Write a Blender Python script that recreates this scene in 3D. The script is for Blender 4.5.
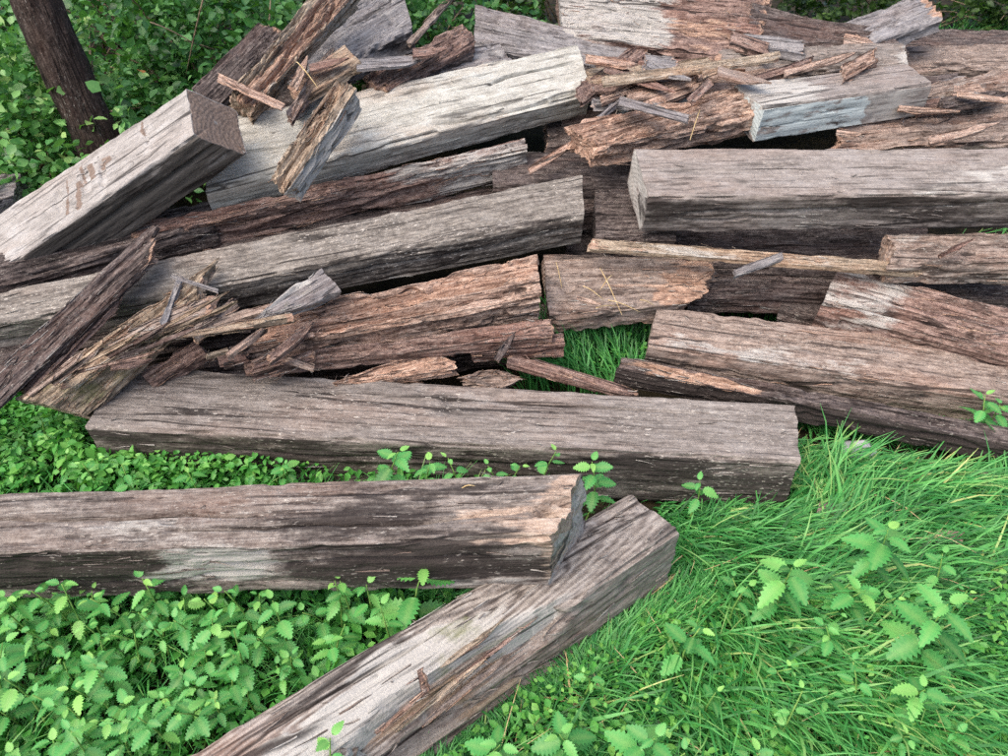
import bpy, math, random
import numpy as np
from mathutils import Matrix, Vector
R = math.radians
random.seed(7); rng = np.random.default_rng(7)
sc = bpy.context.scene
for o in list(bpy.data.objects): bpy.data.objects.remove(o)

# ------------------------------------------------------------------ camera, sky, sun, exposure
FOC, CAM_H, PITCH = 760.0, 1.65, R(40)
cd = bpy.data.cameras.new('camera'); cam = bpy.data.objects.new('camera', cd); sc.collection.objects.link(cam)
cam.location = (0, 0, CAM_H); cam.rotation_euler = (R(90) - PITCH, 0, 0)
cd.sensor_width = 36; cd.lens = 36 * FOC / 1008; cd.clip_start = .05; cd.clip_end = 1000
sc.camera = cam
SUN_EL, SUN_AZ = 58, 232          # high, over the viewer's left shoulder, veiled by cloud
w = bpy.data.worlds.new('World'); sc.world = w; w.use_nodes = True
nt = w.node_tree; sky = nt.nodes.new('ShaderNodeTexSky'); sky.sky_type = 'NISHITA'; sky.sun_disc = False
sky.sun_elevation = R(SUN_EL); sky.sun_rotation = R(SUN_AZ); sky.dust_density = 5.0; sky.ozone_density = .5; sky.air_density = .95
nt.nodes['Background'].inputs[1].default_value = .15
nt.links.new(sky.outputs[0], nt.nodes['Background'].inputs[0])
sd = bpy.data.lights.new('sun', 'SUN'); sd.energy = 1.15; sd.angle = R(80); sd.color = (1, .965, .91)
sun = bpy.data.objects.new('sun', sd); sc.collection.objects.link(sun)
sun.rotation_euler = (R(90 - SUN_EL), 0, R(180 - SUN_AZ))
sun.location = (-4, 1, 6)
vs = sc.view_settings; vs.view_transform = 'Standard'; vs.look = 'None'; vs.gamma = 1; vs.use_curve_mapping = False
vs.exposure = .74
sc.cycles.max_bounces = 6; sc.cycles.diffuse_bounces = 3; sc.cycles.transmission_bounces = 3
sc.cycles.use_denoising = False; sc.cycles.denoising_prefilter = 'NONE'

# ------------------------------------------------------------------ helpers
def at(x, y, z):
    """photo pixel (1008 x 756) -> point of the place at height z"""
    dx = (x - 504) / FOC; dy = (378 - y) / FOC
    d = np.array([dx, math.cos(PITCH) + dy * math.sin(PITCH), -math.sin(PITCH) + dy * math.cos(PITCH)])
    return np.array([0, 0, CAM_H]) + (z - CAM_H) / d[2] * d
def lin(c): return tuple((v / 255 / 12.92) if v / 255 <= .04045 else ((v / 255 + .055) / 1.055) ** 2.4 for v in c) + (1,)
PERM = np.random.default_rng(3).permutation(4096)
VALS = np.random.default_rng(4).random(4096)
def vn(p, seed=0):
    """value noise 0..1 at points (n,3)"""
    p = np.asarray(p, float) + seed * 17.31 + 400.0
    i = np.floor(p).astype(np.int64); f = p - i; f = f * f * (3 - 2 * f)
    out = 0
    for a in (0, 1):
        for b in (0, 1):
            for c in (0, 1):
                h = VALS[PERM[(PERM[(PERM[(i[:, 0] + a) & 4095] + i[:, 1] + b) & 4095] + i[:, 2] + c) & 4095]]
                out = out + h * np.where(a, f[:, 0], 1 - f[:, 0]) * np.where(b, f[:, 1], 1 - f[:, 1]) * np.where(c, f[:, 2], 1 - f[:, 2])
    return out
def fbm(p, seed=0, o=3):
    s = 0; a = 1; t = 0
    for k in range(o):
        s = s + a * vn(np.asarray(p) * 2 ** k, seed + k * 5); t += a; a *= .5
    return s / t
def sst(a, b, x):
    t = np.clip((x - a) / (b - a), 0, 1); return t * t * (3 - 2 * t)
def link(o, parent=None):
    sc.collection.objects.link(o)
    if parent is not None: o.parent = parent
    return o
def mesh_np(name, co, quads=None, tris=None, mats=(), attrs=None, smooth=True):
    me = bpy.data.meshes.new(name)
    nq = 0 if quads is None else len(quads); ntr = 0 if tris is None else len(tris)
    me.vertices.add(len(co)); me.vertices.foreach_set('co', np.asarray(co, np.float32).ravel())
    loops = []; starts = []
    if nq: loops.append(np.asarray(quads).ravel()); starts.append(np.arange(nq) * 4)
    if ntr: loops.append(np.asarray(tris).ravel()); starts.append(nq * 4 + np.arange(ntr) * 3)
    loops = np.concatenate(loops); starts = np.concatenate(starts)
    me.loops.add(len(loops)); me.loops.foreach_set('vertex_index', loops.astype(np.int32))
    me.polygons.add(nq + ntr); me.polygons.foreach_set('loop_start', starts.astype(np.int32))
    for m in mats: me.materials.append(m)
    me.update(calc_edges=True)
    me.polygons.foreach_set('use_smooth', np.full(nq + ntr, smooth))
    for k, v in (attrs or {}).items():
        a = me.attributes.new(k, 'FLOAT', 'POINT'); a.data.foreach_set('value', np.asarray(v, np.float32))
    return me
def tag(o, label=None, cat=None, group=None, kind=None):
    for k, v in (('label', label), ('category', cat), ('group', group), ('kind', kind)):
        if v: o[k] = v
    return o

class NT:
    """a small shader node builder"""
    def __init__(s, name):
        s.m = bpy.data.materials.new(name); s.m.use_nodes = True; s.t = s.m.node_tree
        s.b = s.t.nodes['Principled BSDF']; s.out = s.t.nodes['Material Output']
    def n(s, typ, ins=None, **kw):
        nd = s.t.nodes.new('ShaderNode' + typ)
        for k, v in kw.items(): setattr(nd, k, v)
        for k, v in (ins or {}).items():
            if hasattr(v, 'is_output'): s.t.links.new(v, nd.inputs[k])
            else: nd.inputs[k].default_value = v
        return nd
    def noise(s, vec, scale, detail=3, rough=.6, dist=0):
        return s.n('TexNoise', {'Vector': vec, 'Scale': scale, 'Detail': detail, 'Roughness': rough, 'Distortion': dist}).outputs['Fac']
    def map(s, vec, scale, loc=(0, 0, 0)):
        return s.n('Mapping', {'Vector': vec, 'Scale': scale, 'Location': loc}).outputs[0]
    def math(s, op, a, b=0.0, clamp=False):
        nd = s.n('Math', {0: a, 1: b}, operation=op); nd.use_clamp = clamp; return nd.outputs[0]
    def ramp(s, fac, stops, interp='LINEAR'):
        nd = s.n('ValToRGB', {'Fac': fac}); r = nd.color_ramp; r.interpolation = interp
        while len(r.elements) < len(stops): r.elements.new(.5)
        for e, (p, c) in zip(r.elements, stops): e.position = p; e.color = c
        return nd.outputs[0]
    def mix(s, f, a, b, blend='MIX'):
        nd = s.n('Mix', data_type='RGBA', blend_type=blend)
        for k, v in ((0, f), (6, a), (7, b)):
            if hasattr(v, 'is_output'): s.t.links.new(v, nd.inputs[k])
            else: nd.inputs[k].default_value = v
        return nd.outputs[2]
    def step(s, x, lo, hi):
        return s.n('MapRange', {'Value': x, 'From Min': lo, 'From Max': hi}, interpolation_type='SMOOTHSTEP').outputs[0]
    def attr(s, name): return s.n('Attribute', attribute_name=name).outputs['Fac']
    def set(s, k, v):
        if hasattr(v, 'is_output'): s.t.links.new(v, s.b.inputs[k])
        else: s.b.inputs[k].default_value = v

# ------------------------------------------------------------------ materials
def wood_mat(name, c_dark, c_mid, c_light, c_pale=(186, 183, 177), c_stain_shade=(54, 48, 46), raw=((92, 69, 59), (166, 135, 116), (216, 189, 168)),
             speckle=.5, pale_amt=.5, stain_amt=.5, bump=.5, warm=.3, con=1.5, swirl=0, check=.8):
    """weathered timber: fibre streaks along local x, patches of silvering, dark stains and painted front-face shade, speckle, torn fresh wood, end grain"""
    N = NT(name)
    oc = N.n('TexCoord').outputs['Object']; inf = N.n('ObjectInfo').outputs['Random']
    off = N.n('CombineXYZ', {'X': N.math('MULTIPLY', inf, 37.0), 'Y': N.math('MULTIPLY', inf, 11.0), 'Z': 0.0}).outputs[0]
    v = N.n('VectorMath', {0: oc, 1: off}, operation='ADD').outputs[0]
    wob = N.n('TexNoise', {'Vector': v, 'Scale': 2.2, 'Detail': 2.0}).outputs['Color']
    wv = N.n('VectorMath', {0: v, 1: N.n('VectorMath', {0: wob, 'Scale': .02}, operation='SCALE').outputs[0]}, operation='ADD').outputs[0]
    f1 = N.noise(N.map(wv, (3.4, 46, 46)), 1.0, 4, .66)
    f2 = N.noise(N.map(wv, (7, 150, 150)), 1.0, 3, .6)
    f3 = N.noise(N.map(wv, (16, 330, 330)), 1.0, 2, .5)
    fs = N.noise(N.map(wv, (26, 105, 105), (1, 4, 2)), 1.0, 4, .7)
    gt = N.noise(v, 75, 4, .75)
    fib = N.math('ADD', N.math('ADD', N.math('MULTIPLY', f1, .19), N.math('MULTIPLY', f2, .25)), N.math('ADD', N.math('MULTIPLY', fs, .33), N.math('MULTIPLY', gt, .23)))
    fib = N.math('ADD', N.math('MULTIPLY', N.math('SUBTRACT', fib, .5), con), .5)
    if swirl:
        sp_ = N.n('SeparateXYZ', {'Vector': wv}).outputs; so_ = N.n('SeparateXYZ', {'Vector': oc}).outputs; cz = N.math('SUBTRACT', N.math('SUBTRACT', so_[2], .262), N.math('MULTIPLY', N.math('ADD', so_[0], .22), .13))
        rd = N.math('SQRT', N.math('ADD', N.math('POWER', N.math('ADD', so_[1], -.02), 2.0), N.math('POWER', cz, 2.0)))
        rg = N.math('SINE', N.math('ADD', N.math('MULTIPLY', rd, 680.0), N.math('MULTIPLY', f1, 3.0)))
        fib = N.math('ADD', fib, N.math('MULTIPLY', N.math('MULTIPLY', rg, swirl), N.step(rd, .16, .06)))
    end = N.attr('end')
    pos = N.n('SeparateXYZ', {'Vector': oc}).outputs
    rad = N.math('SQRT', N.math('ADD', N.math('POWER', N.math('ADD', pos[1], .05), 2.0), N.math('POWER', N.math('ADD', pos[2], .06), 2.0)))
    ringn = N.math('SINE', N.math('ADD', N.math('MULTIPLY', rad, 420.0), N.math('MULTIPLY', f1, 9.0)))
    ringf = N.math('ADD', N.math('MULTIPLY', ringn, .10), N.noise(v, 60, 4, .7))
    ang = N.math('ARCTAN2', N.math('ADD', pos[1], .05), N.math('ADD', pos[2], .06))
    radc = N.step(N.noise(N.n('CombineXYZ', {'X': N.math('MULTIPLY', ang, 9.0), 'Y': N.math('MULTIPLY', rad, 5.0), 'Z': inf}).outputs[0], 1.0, 2), .40, .34)
    ringf = N.math('SUBTRACT', ringf, N.math('MULTIPLY', radc, .3))
    fe = N.n('Mix', {0: end, 2: fib, 3: ringf}, data_type='FLOAT').outputs[0]
    base = N.ramp(fe, [(.26, lin(tuple(x * .72 for x in c_dark))), (.38, lin(c_dark)), (.5, lin(c_mid)), (.66, lin(c_light))])
    # broad hue drift
    drift = N.noise(N.map(v, (1.6, 5, 5)), 1.0, 3)
    warmc = tuple(min(255, x) for x in (c_mid[0] * 1.16 + 6, c_mid[1] * .98, c_mid[2] * .86))
    base = N.mix(N.math('MULTIPLY', N.step(drift, .45, .7), warm), base, lin(warmc))
    mot = N.noise(N.map(v, (9, 16, 16), (4, 4, 4)), 1.0, 5, .7)
    base = N.mix(N.math('MULTIPLY', N.step(mot, .5, .66), .4), base, lin(tuple(min(255, x * 1.2 + 8) for x in (c_mid[0] * .98, c_mid[1] * 1.0, c_mid[2] * 1.02))))
    base = N.mix(N.math('MULTIPLY', N.step(mot, .47, .32), .45), base, lin(tuple(x * .66 for x in c_mid)))
    # silvering and lichen
    pn = N.noise(N.map(v, (3.2, 8, 8)), 1.0, 4, .65)
    pf = N.math('ADD', N.math('ADD', N.math('MULTIPLY', N.attr('pale'), .6), pn), N.math('MULTIPLY', N.math('SUBTRACT', fib, .5), .8))
    pf = N.step(pf, .86 - .22 * pale_amt, 1.12 - .2 * pale_amt)
    base = N.mix(N.math('MULTIPLY', pf, .85), base, lin(c_pale))
    # dark stains in long tongues, plus shade painted on some front faces
    sn = N.noise(N.map(v, (2.6, 10, 10), (5, 3, 1)), 1.0, 4, .65)
    sf = N.math('ADD', N.math('ADD', N.math('MULTIPLY', N.attr('stain_shade'), .7), sn), N.math('MULTIPLY', N.math('SUBTRACT', .5, fib), .6))
    sf = N.step(sf, .9 - .24 * stain_amt, 1.14 - .2 * stain_amt)
    base = N.mix(N.math('MULTIPLY', sf, .88), base, lin(c_stain_shade))
    # fine checks, thin and dark
    ck = N.noise(N.map(wv, (4.5, 95, 95), (2, 7, 9)), 1.0, 2, .5)
    ckf = N.math('MULTIPLY', N.math('MULTIPLY', N.step(ck, .40, .31), N.step(drift, .3, .55)), N.math('SUBTRACT', 1.0, end))
    base = N.mix(N.math('MULTIPLY', ckf, .55), base, lin((40, 34, 33)))
    vo = N.n('TexVoronoi', {'Vector': N.map(wv, (.75, 15, 15), (3, 1, 4)), 'Scale': 1.0, 'Randomness': 1.0}, feature='DISTANCE_TO_EDGE').outputs[0]
    vf = N.math('MULTIPLY', N.math('MULTIPLY', N.step(vo, .05, .012), N.step(N.noise(N.map(v, (2.0, 9, 9), (8, 2, 5)), 1.0, 3), .46, .6)), N.math('SUBTRACT', 1.0, end))
    base = N.mix(N.math('MULTIPLY', vf, check), base, lin((30, 25, 25)))
    ckf = N.math('MAXIMUM', ckf, vf)
    # pale flecks
    sp = N.noise(N.map(wv, (60, 190, 190)), 1.0, 2, .5)
    spf = N.math('MULTIPLY', N.step(sp, .60, .68), N.step(N.noise(N.map(v, (5, 9, 9)), 1.0, 2), .42, .6))
    base = N.mix(N.math('MULTIPLY', spf, speckle), base, lin((206, 198, 188)))
    # torn fresh wood
    rw = N.ramp(fib, [(.32, lin(raw[0])), (.5, lin(raw[1])), (.68, lin(raw[2]))])
    rf = N.step(N.math('ADD', N.attr('raw'), N.math('MULTIPLY', N.math('SUBTRACT', f1, .5), 1.1)), .42, .62)
    base = N.mix(rf, base, rw)
    # green algae / moss
    ms = N.math('ADD', N.attr('moss'), N.math('MULTIPLY', N.math('SUBTRACT', N.noise(v, 14, 4, .7), .5), 1.2))
    base = N.mix(N.math('MULTIPLY', N.step(ms, .4, .75), .6), base, lin((118, 124, 72)))
    # milky old paint
    pt = N.math('ADD', N.attr('paint'), N.math('MULTIPLY', N.math('SUBTRACT', N.noise(N.map(v, (9, 26, 26)), 1.0, 4, .7), .5), 1.3))
    base = N.mix(N.math('MULTIPLY', N.step(pt, .45, .6), .9), base, lin((194, 205, 205)))
    N.set('Base Color', base)
    N.set('Roughness', N.ramp(fib, [(.3, (.95,) * 3 + (1,)), (.7, (.78,) * 3 + (1,))]))
    N.set('Specular IOR Level', .22)
    hgt = N.math('ADD', N.math('MULTIPLY', fe, .8), N.math('ADD', N.math('MULTIPLY', ckf, -.5), N.math('MULTIPLY', spf, .25)))
    hgt = N.math('ADD', hgt, N.math('MULTIPLY', N.noise(v, 180, 2), .25))
    N.set('Normal', N.n('Bump', {'Strength': bump, 'Distance': .014, 'Height': hgt}).outputs[0])
    return N.m
M = {}
M['weathered'] = wood_mat('weathered_timber', (82, 75, 71), (132, 124, 118), (177, 168, 161), speckle=.7, bump=.55, con=1.0, warm=.15)
M['speckled'] = wood_mat('speckled_timber', (78, 73, 69), (128, 121, 114), (184, 176, 166), speckle=.95, bump=.6, con=1.2, warm=.12)
M['smooth'] = wood_mat('smooth_timber', (100, 93, 89), (140, 132, 127), (178, 170, 164), speckle=.35, bump=.45, con=.95, warm=.15, stain_amt=.25)
M['front'] = wood_mat('blackened_timber', (62, 55, 52), (122, 113, 107), (174, 166, 158), stain_amt=.6, speckle=.45, bump=.65, con=1.15, raw=((108, 86, 73), (172, 152, 137), (212, 198, 184)))
M['swirl'] = wood_mat('swirled_timber', (86, 78, 73), (141, 132, 125), (188, 180, 171), stain_amt=.3, speckle=.35, bump=.55, con=.95, raw=((72, 56, 47), (136, 116, 99), (184, 166, 148)), swirl=.08)
M['pale'] = wood_mat('silvered_timber', (140, 137, 127), (184, 181, 172), (210, 209, 202), c_pale=(204, 208, 204), stain_amt=.1, speckle=.2, warm=.2, bump=.5, con=1.0)
M['white'] = wood_mat('bleached_timber', (128, 123, 119), (160, 155, 151), (182, 178, 174), c_pale=(180, 177, 174), stain_amt=.0, speckle=.1, warm=.1, c_stain_shade=(72, 67, 62), bump=.5, con=1.0, raw=((88, 74, 66), (126, 110, 100), (158, 142, 132)))
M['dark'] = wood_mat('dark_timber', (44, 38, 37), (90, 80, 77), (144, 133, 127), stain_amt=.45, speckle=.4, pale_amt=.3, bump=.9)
M['rot'] = wood_mat('rotten_timber', (72, 56, 52), (132, 109, 100), (188, 163, 150), stain_amt=.45, speckle=.4, bump=1., pale_amt=.5, warm=.25)
M['brown'] = wood_mat('brown_timber', (82, 69, 63), (142, 126, 116), (190, 174, 162), speckle=.5, stain_amt=.35, pale_amt=.6, warm=.28, bump=.75, con=1.3)
M['orange'] = wood_mat('split_timber', (100, 79, 70), (172, 146, 130), (222, 199, 182), speckle=.3, stain_amt=.4, pale_amt=.4, warm=.2, bump=1., raw=((104, 78, 66), (182, 148, 128), (228, 202, 182)))
M['grey'] = wood_mat('grey_timber', (88, 84, 85), (132, 128, 128), (176, 172, 171), speckle=.5, warm=.12, bump=.6, con=1.15)
M['tan'] = wood_mat('tan_timber', (102, 89, 76), (158, 141, 122), (206, 191, 171), speckle=.3, stain_amt=.4, pale_amt=.45, bump=.9)
M['bark'] = wood_mat('bark', (30, 25, 24), (60, 50, 46), (108, 95, 88), speckle=.5, stain_amt=.6, pale_amt=.4, bump=1.0)

def leaf_mat(name, stops, trans=.28, rough=.45):
    N = NT(name)
    a = N.attr('tone'); oc = N.n('TexCoord').outputs['Object']
    rnd = N.n('ObjectInfo').outputs['Random']
    t = N.math('ADD', a, N.math('MULTIPLY', N.math('SUBTRACT', rnd, .5), .35))
    c = N.ramp(t, [(p, lin(k)) for p, k in stops])
    c = N.mix(N.math('MULTIPLY', N.step(N.attr('vein'), .2, 1.0), .35), c, lin((150, 190, 110)))
    mt = N.noise(oc, 9 if name == 'nettle_leaf' else 60, 3, .7); c = N.mix(N.math('MULTIPLY', N.step(mt, .4, .75), .16), c, lin((170, 210, 120))); c = N.mix(N.math('MULTIPLY', N.step(mt, .45, .2), .4), c, lin((30, 76, 40)))
    N.set('Base Color', c); N.set('Roughness', rough); N.set('Specular IOR Level', .45)
    tr = N.n('BsdfTranslucent', {'Color': N.mix(.5, c, lin((120, 190, 40)))})
    mx = N.n('MixShader', {0: trans}); N.t.links.new(N.b.outputs[0], mx.inputs[1]); N.t.links.new(tr.outputs[0], mx.inputs[2])
    N.t.links.new(mx.outputs[0], N.out.inputs[0])
    return N.m
M['nettle'] = leaf_mat('nettle_leaf', [(0, (52, 124, 60)), (.5, (92, 180, 96)), (1, (160, 218, 112))])
M['grass'] = leaf_mat('grass_blade', [(0, (28, 82, 40)), (.35, (60, 144, 70)), (.7, (108, 186, 98)), (1, (192, 200, 126))], trans=.25)
M['cover'] = leaf_mat('ground_cover_leaf', [(0, (42, 108, 48)), (.5, (86, 168, 74)), (1, (152, 208, 100))])
M['bush'] = leaf_mat('shrub_leaf', [(0, (34, 76, 42)), (.35, (72, 134, 70)), (.7, (128, 182, 104)), (1, (190, 216, 136))], rough=.35)
M['hedge'] = leaf_mat('hedge_leaf', [(0, (16, 30, 18)), (.6, (36, 58, 28)), (1, (72, 100, 48))], rough=.4)
def plain(name, c1, c2, scale, rough=.85, stretch=(1, 1, 1), bump=.3):
    N = NT(name); v = N.map(N.n('TexCoord').outputs['Object'], stretch)
    f = N.noise(v, scale, 4, .65)
    N.set('Base Color', N.ramp(f, [(.35, lin(c1)), (.65, lin(c2))])); N.set('Roughness', rough); N.set('Specular IOR Level', .2)
    N.set('Normal', N.n('Bump', {'Strength': bump, 'Distance': .02, 'Height': f}).outputs[0])
    return N.m
M['soil'] = plain('soil', (30, 27, 19), (62, 54, 38), 14)
M['stem'] = plain('nettle_stem', (92, 142, 66), (140, 172, 92), 30)
M['twig'] = plain('twig', (92, 78, 64), (166, 148, 124), 40)
M['straw'] = plain('straw', (176, 148, 100), (222, 200, 158), 50)
M['stone'] = plain('pale_stone', (150, 150, 152), (208, 208, 210), 12)
M['dead'] = plain('dead_leaf', (150, 92, 52), (196, 138, 84), 30)

# ------------------------------------------------------------------ ground
g = np.sinh(np.linspace(-6, 6, 181)) ; g = g / g[-1] * 220
gx, gy = np.meshgrid(g, g + 2.2); pts = np.stack([gx.ravel(), gy.ravel(), np.zeros(gx.size)], 1)
gz = (fbm(pts * 2.2, 1, 3) - .5) * .05 + (fbm(pts * 9, 2, 2) - .5) * .015
far = np.hypot(pts[:, 0], pts[:, 1] - 2.2)
gz = gz * np.clip(far / 2, .4, 1) - .012 + (fbm(pts * .05, 3, 2) - .5) * 2 * sst(12, 60, far)
pts[:, 2] = gz
n = 181; ii = np.arange(n * n).reshape(n, n)
q = np.stack([ii[:-1, :-1], ii[:-1, 1:], ii[1:, 1:], ii[1:, :-1]], -1).reshape(-1, 4)
tag(link(bpy.data.objects.new('ground', mesh_np('ground', pts, q, mats=[M['soil']]))), kind='structure')

# ------------------------------------------------------------------ timbers
FOOT = []          # footprints on the ground, kept free of grass
def section(wd, h, r, K):
    """rounded rectangle, K points: (s 0..1 front to back, t 0..1 top to bottom), normal, cornerness, perimeter metre; starts at the front lower corner, going up"""
    r = min(r, wd * .45, h * .45)
    segs = []; a = wd - 2 * r; b = h - 2 * r; c = math.pi * r / 2
    per = 2 * a + 2 * b + 4 * c
    out = []
    for k in range(K):
        p = per * k / K; q = p
        for kind, L in (('f', b), ('c0', c), ('t', a), ('c1', c), ('k', b), ('c2', c), ('u', a), ('c3', c)):
            if q <= L or kind == 'c3':
                e = q / max(L, 1e-9); break
            q -= L
        if kind == 'f': y, z, ny, nz, co = 0, h - r - b * e, -1, 0, 0
        elif kind == 't': y, z, ny, nz, co = r + a * e, 0, 0, 1, 0
        elif kind == 'k': y, z, ny, nz, co = wd, r + b * e, 1, 0, 0
        elif kind == 'u': y, z, ny, nz, co = wd - r - a * e, h, 0, -1, 0
        else:
            i = int(kind[1]); an = math.pi - (i * math.pi / 2 + e * math.pi / 2)
            cy, cz = ((r, r), (wd - r, r), (wd - r, h - r), (r, h - r))[i]
            ny, nz = math.cos(an), math.sin(an); y, z = cy + r * ny, cz - r * nz; co = math.sin(e * math.pi)
        out.append((y / wd, z / h, ny, nz, co, p))
    return np.array(out), per

def timber(name, label, cat, quad, h, mat='weathered', ends=('cut', 'cut'), jag=.06, res=(80, 110), rough=1., rot=.3, round_=.018, erode=.02,
           cracks=(), masks=(), taper=(0, 0), seed=None, group=None, bow=0., foot=False, dents=(), fray=None, slant=(0, 0)):
    if fray is None: fray = int(res[0] * res[1] / 150 * rough * (.4 + rot))
    seed = seed if seed is not None else (sum(map(ord, label)) * 13) % 977
    A, B, B2, A2 = [at(*c) for c in quad]
    nrm = np.cross((B + B2) - (A + A2), (A2 + B2) - (A + B)); nrm /= np.linalg.norm(nrm)
    if nrm[2] < 0: nrm = -nrm
    ex = (B + B2) - (A + A2); ex /= np.linalg.norm(ex)
    ez = nrm - ex * (nrm @ ex); ez /= np.linalg.norm(ez); ey = np.cross(ez, ex)
    L = np.linalg.norm((B + B2) - (A + A2)) / 2
    wd = (np.linalg.norm(A2 - A) + np.linalg.norm(B2 - B)) / 2
    org = (A + B + A2 + B2) / 4 - nrm * h
    K, Mm = res
    S, per = section(wd, h, round_, K)
    s, t, ny, nz, co, pm = S.T
    def cap(off_side):
        return [.93, .8, .62, .42, .2]
    rings = []   # (u, shrink)
    for f in (.15, .35, .58, .78, .92): rings.append((0., f))
    for u in np.linspace(0, 1, Mm) ** 1.0: rings.append((u, 1.))
    for f in (.92, .78, .58, .35, .15): rings.append((1., f))
    rings = np.array(rings); nr = len(rings)
    U = np.repeat(rings[:, 0], K); SH = np.repeat(rings[:, 1], K)
    s_ = np.tile(s, nr); t_ = np.tile(t, nr); ny_ = np.tile(ny, nr); nz_ = np.tile(nz, nr); co_ = np.tile(co, nr); pm_ = np.tile(pm, nr)
    s_ = .5 + (s_ - .5) * SH; t_ = .5 + (t_ - .5) * SH
    Y = s_ * wd; Z = t_ * h; sh1 = SH ** 3
    X = U * L
    # fibres of uneven length at the ends
    yz = np.stack([np.zeros_like(Y), Y, Z], 1)
    def endoff(kind, sd):
        if kind == 'cut':
            return .006 * fbm(yz * 40, sd, 2) + .012 * fbm(yz * 9, sd + 1, 2)
        amp = jag * (2.2 if kind == 'shred' else 1.)
        return amp * (1.1 * fbm(yz * np.array([1, 11, 11]), sd, 2) ** 1.3 + .55 * fbm(yz * np.array([1, 60, 60]), sd + 3, 2))
    e0 = endoff(ends[0], seed + 1); e1 = endoff(ends[1], seed + 2)
    blend = np.where(U < .5, 0, 1)
    zone = max(.12, 3.0 * jag)
    X = X + e0 * np.clip(1 - U * L / zone, 0, 1) - e1 * np.clip(1 - (1 - U) * L / zone, 0, 1)
    P3 = np.stack([X, Y, Z], 1)
    X = X + slant[0] * t_ * np.clip(1 - U * L / .3, 0, 1) + slant[1] * t_ * np.clip(1 - (1 - U) * L / .3, 0, 1)
    d = np.full_like(X, .005 * rough * min(1, h / .1))
    rough = rough * min(1.35, .6 + h / .15)
    d -= rough * .010 * (fbm(P3 * [1.6, 6, 6], seed, 3) - .35)
    g1 = fbm(P3 * [3.2, 55, 55], seed + 5, 2); d -= rough * .011 * np.abs(g1 - .5) * 2 + rough * .009 * sst(.55, .8, fbm(P3 * [14, 40, 40], seed + 30, 2))
    g2 = vn(P3 * [7, 120, 120], seed + 6); d -= rough * .006 * g2
    rm = sst(.62 - .35 * rot, .80 - .3 * rot, fbm(P3 * [2.1, 7, 7], seed + 7, 3))
    grv = sst(.35, .7, fbm(P3 * [2.2, 38, 38], seed + 8, 2))
    d -= rm * rot * (.012 + .035 * grv) * min(1, h / .12)
    d -= co_ * erode * sst(.4, .85, fbm(P3 * [9, 5, 5], seed + 9, 3)) * min(1, h / .12) * 1.4
    fr = h - 2 * round_; c4 = math.pi * min(round_, wd * .45, h * .45) / 2
    for (face, v, u0, u1, dep, wid) in cracks:
        r_ = min(round_, wd * .45, h * .45)
        p0 = (h - 2 * r_) * (1 - v) if face == 'front' else (h - 2 * r_) + c4 + (wd - 2 * r_) * v
        wv = (vn(np.stack([X * 5, 0 * X, 0 * X], 1), seed + 11 + int(v * 50)) - .5) * .05
        env = sst(u0 - .04, u0 + .05, U) * (1 - sst(u1 - .1, u1 + .03, U))
        ww = wid * (.6 + .8 * vn(np.stack([X * 9, 0 * X, 0 * X], 1), seed + 12))
        d -= dep * np.exp(-((pm_ - p0 - wv) / ww) ** 2) * env
    for (face, v, u, ru, rv, dep) in dents:
        r_ = min(round_, wd * .45, h * .45)
        p0 = (h - 2 * r_) * (1 - v) if face == 'front' else (h - 2 * r_) + c4 + (wd - 2 * r_) * v
        k = ((U - u) / ru) ** 2 + ((pm_ - p0) / rv) ** 2
        k = k + (fbm(P3 * [6, 30, 30], seed + 15, 2) - .5) * 1.6
        d -= dep * (1 - sst(.55, 1.1, k)) * (.6 + .8 * grv)
    d = np.maximum(d, -.42 * min(wd, h)) * sh1
    # tapering to a point
    tf = np.ones_like(U)
    if taper[0]: tf *= sst(-.06, taper[0], U) ** .7
    if taper[1]: tf *= sst(-.06, taper[1], 1 - U) ** .7
    s2 = .5 + (s_ - .5) * tf; t2 = t_ * (.35 + .65 * tf)
    un = np.clip(X / L, -.3, 1.3)
    top0 = A + np.outer(un, B - A); top1 = A2 + np.outer(un, B2 - A2)
    W = top0 * (1 - s2)[:, None] + top1 * s2[:, None] - np.outer(t2 * h, nrm)
    W += np.outer(d * ny_ * tf, ey) + np.outer(d * nz_ * tf, ez)
    if bow: W[:, 2] += bow * 4 * un * (1 - un)
    rel = W - org
    loc = np.stack([rel @ ex, rel @ ey, rel @ ez], 1)
    i = np.arange(nr * K).reshape(nr, K)
    a = i[:-1]; b = i[1:]
    quads = np.stack([a, np.roll(a, -1, 1), np.roll(b, -1, 1), b], -1).reshape(-1, 4)
    c0 = loc[:K].mean(0); c1 = loc[-K:].mean(0); nv = len(loc)
    loc = np.vstack([loc, c0, c1])
    tris = np.vstack([np.stack([np.roll(i[0], -1), i[0], np.full(K, nv)], 1), np.stack([i[-1], np.roll(i[-1], -1), np.full(K, nv + 1)], 1)])
    # masks
    at_ = {k: np.zeros(nv + 2) for k in ('pale', 'stain_shade', 'raw', 'moss', 'paint', 'end')}
    at_['end'][:nv] = (SH < .95) * 1.0; at_['end'][nv:] = 1
    if ends[0] != 'cut': at_['end'][:nv][U < .01] *= .3; at_['raw'][:nv] += .45 * (1 - sst(0, .06, U)); at_['end'][nv] = .3; at_['raw'][nv] = .5
    if ends[1] != 'cut': at_['end'][:nv][U > .99] *= .3; at_['raw'][:nv] += .45 * sst(.94, 1, U); at_['end'][nv + 1] = .3; at_['raw'][nv + 1] = .5
    wob = (fbm(P3 * [5, 16, 16], seed + 20, 4) - .5) * .9
    isT = (nz_ > .5); isF = (ny_ < -.5)
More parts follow.
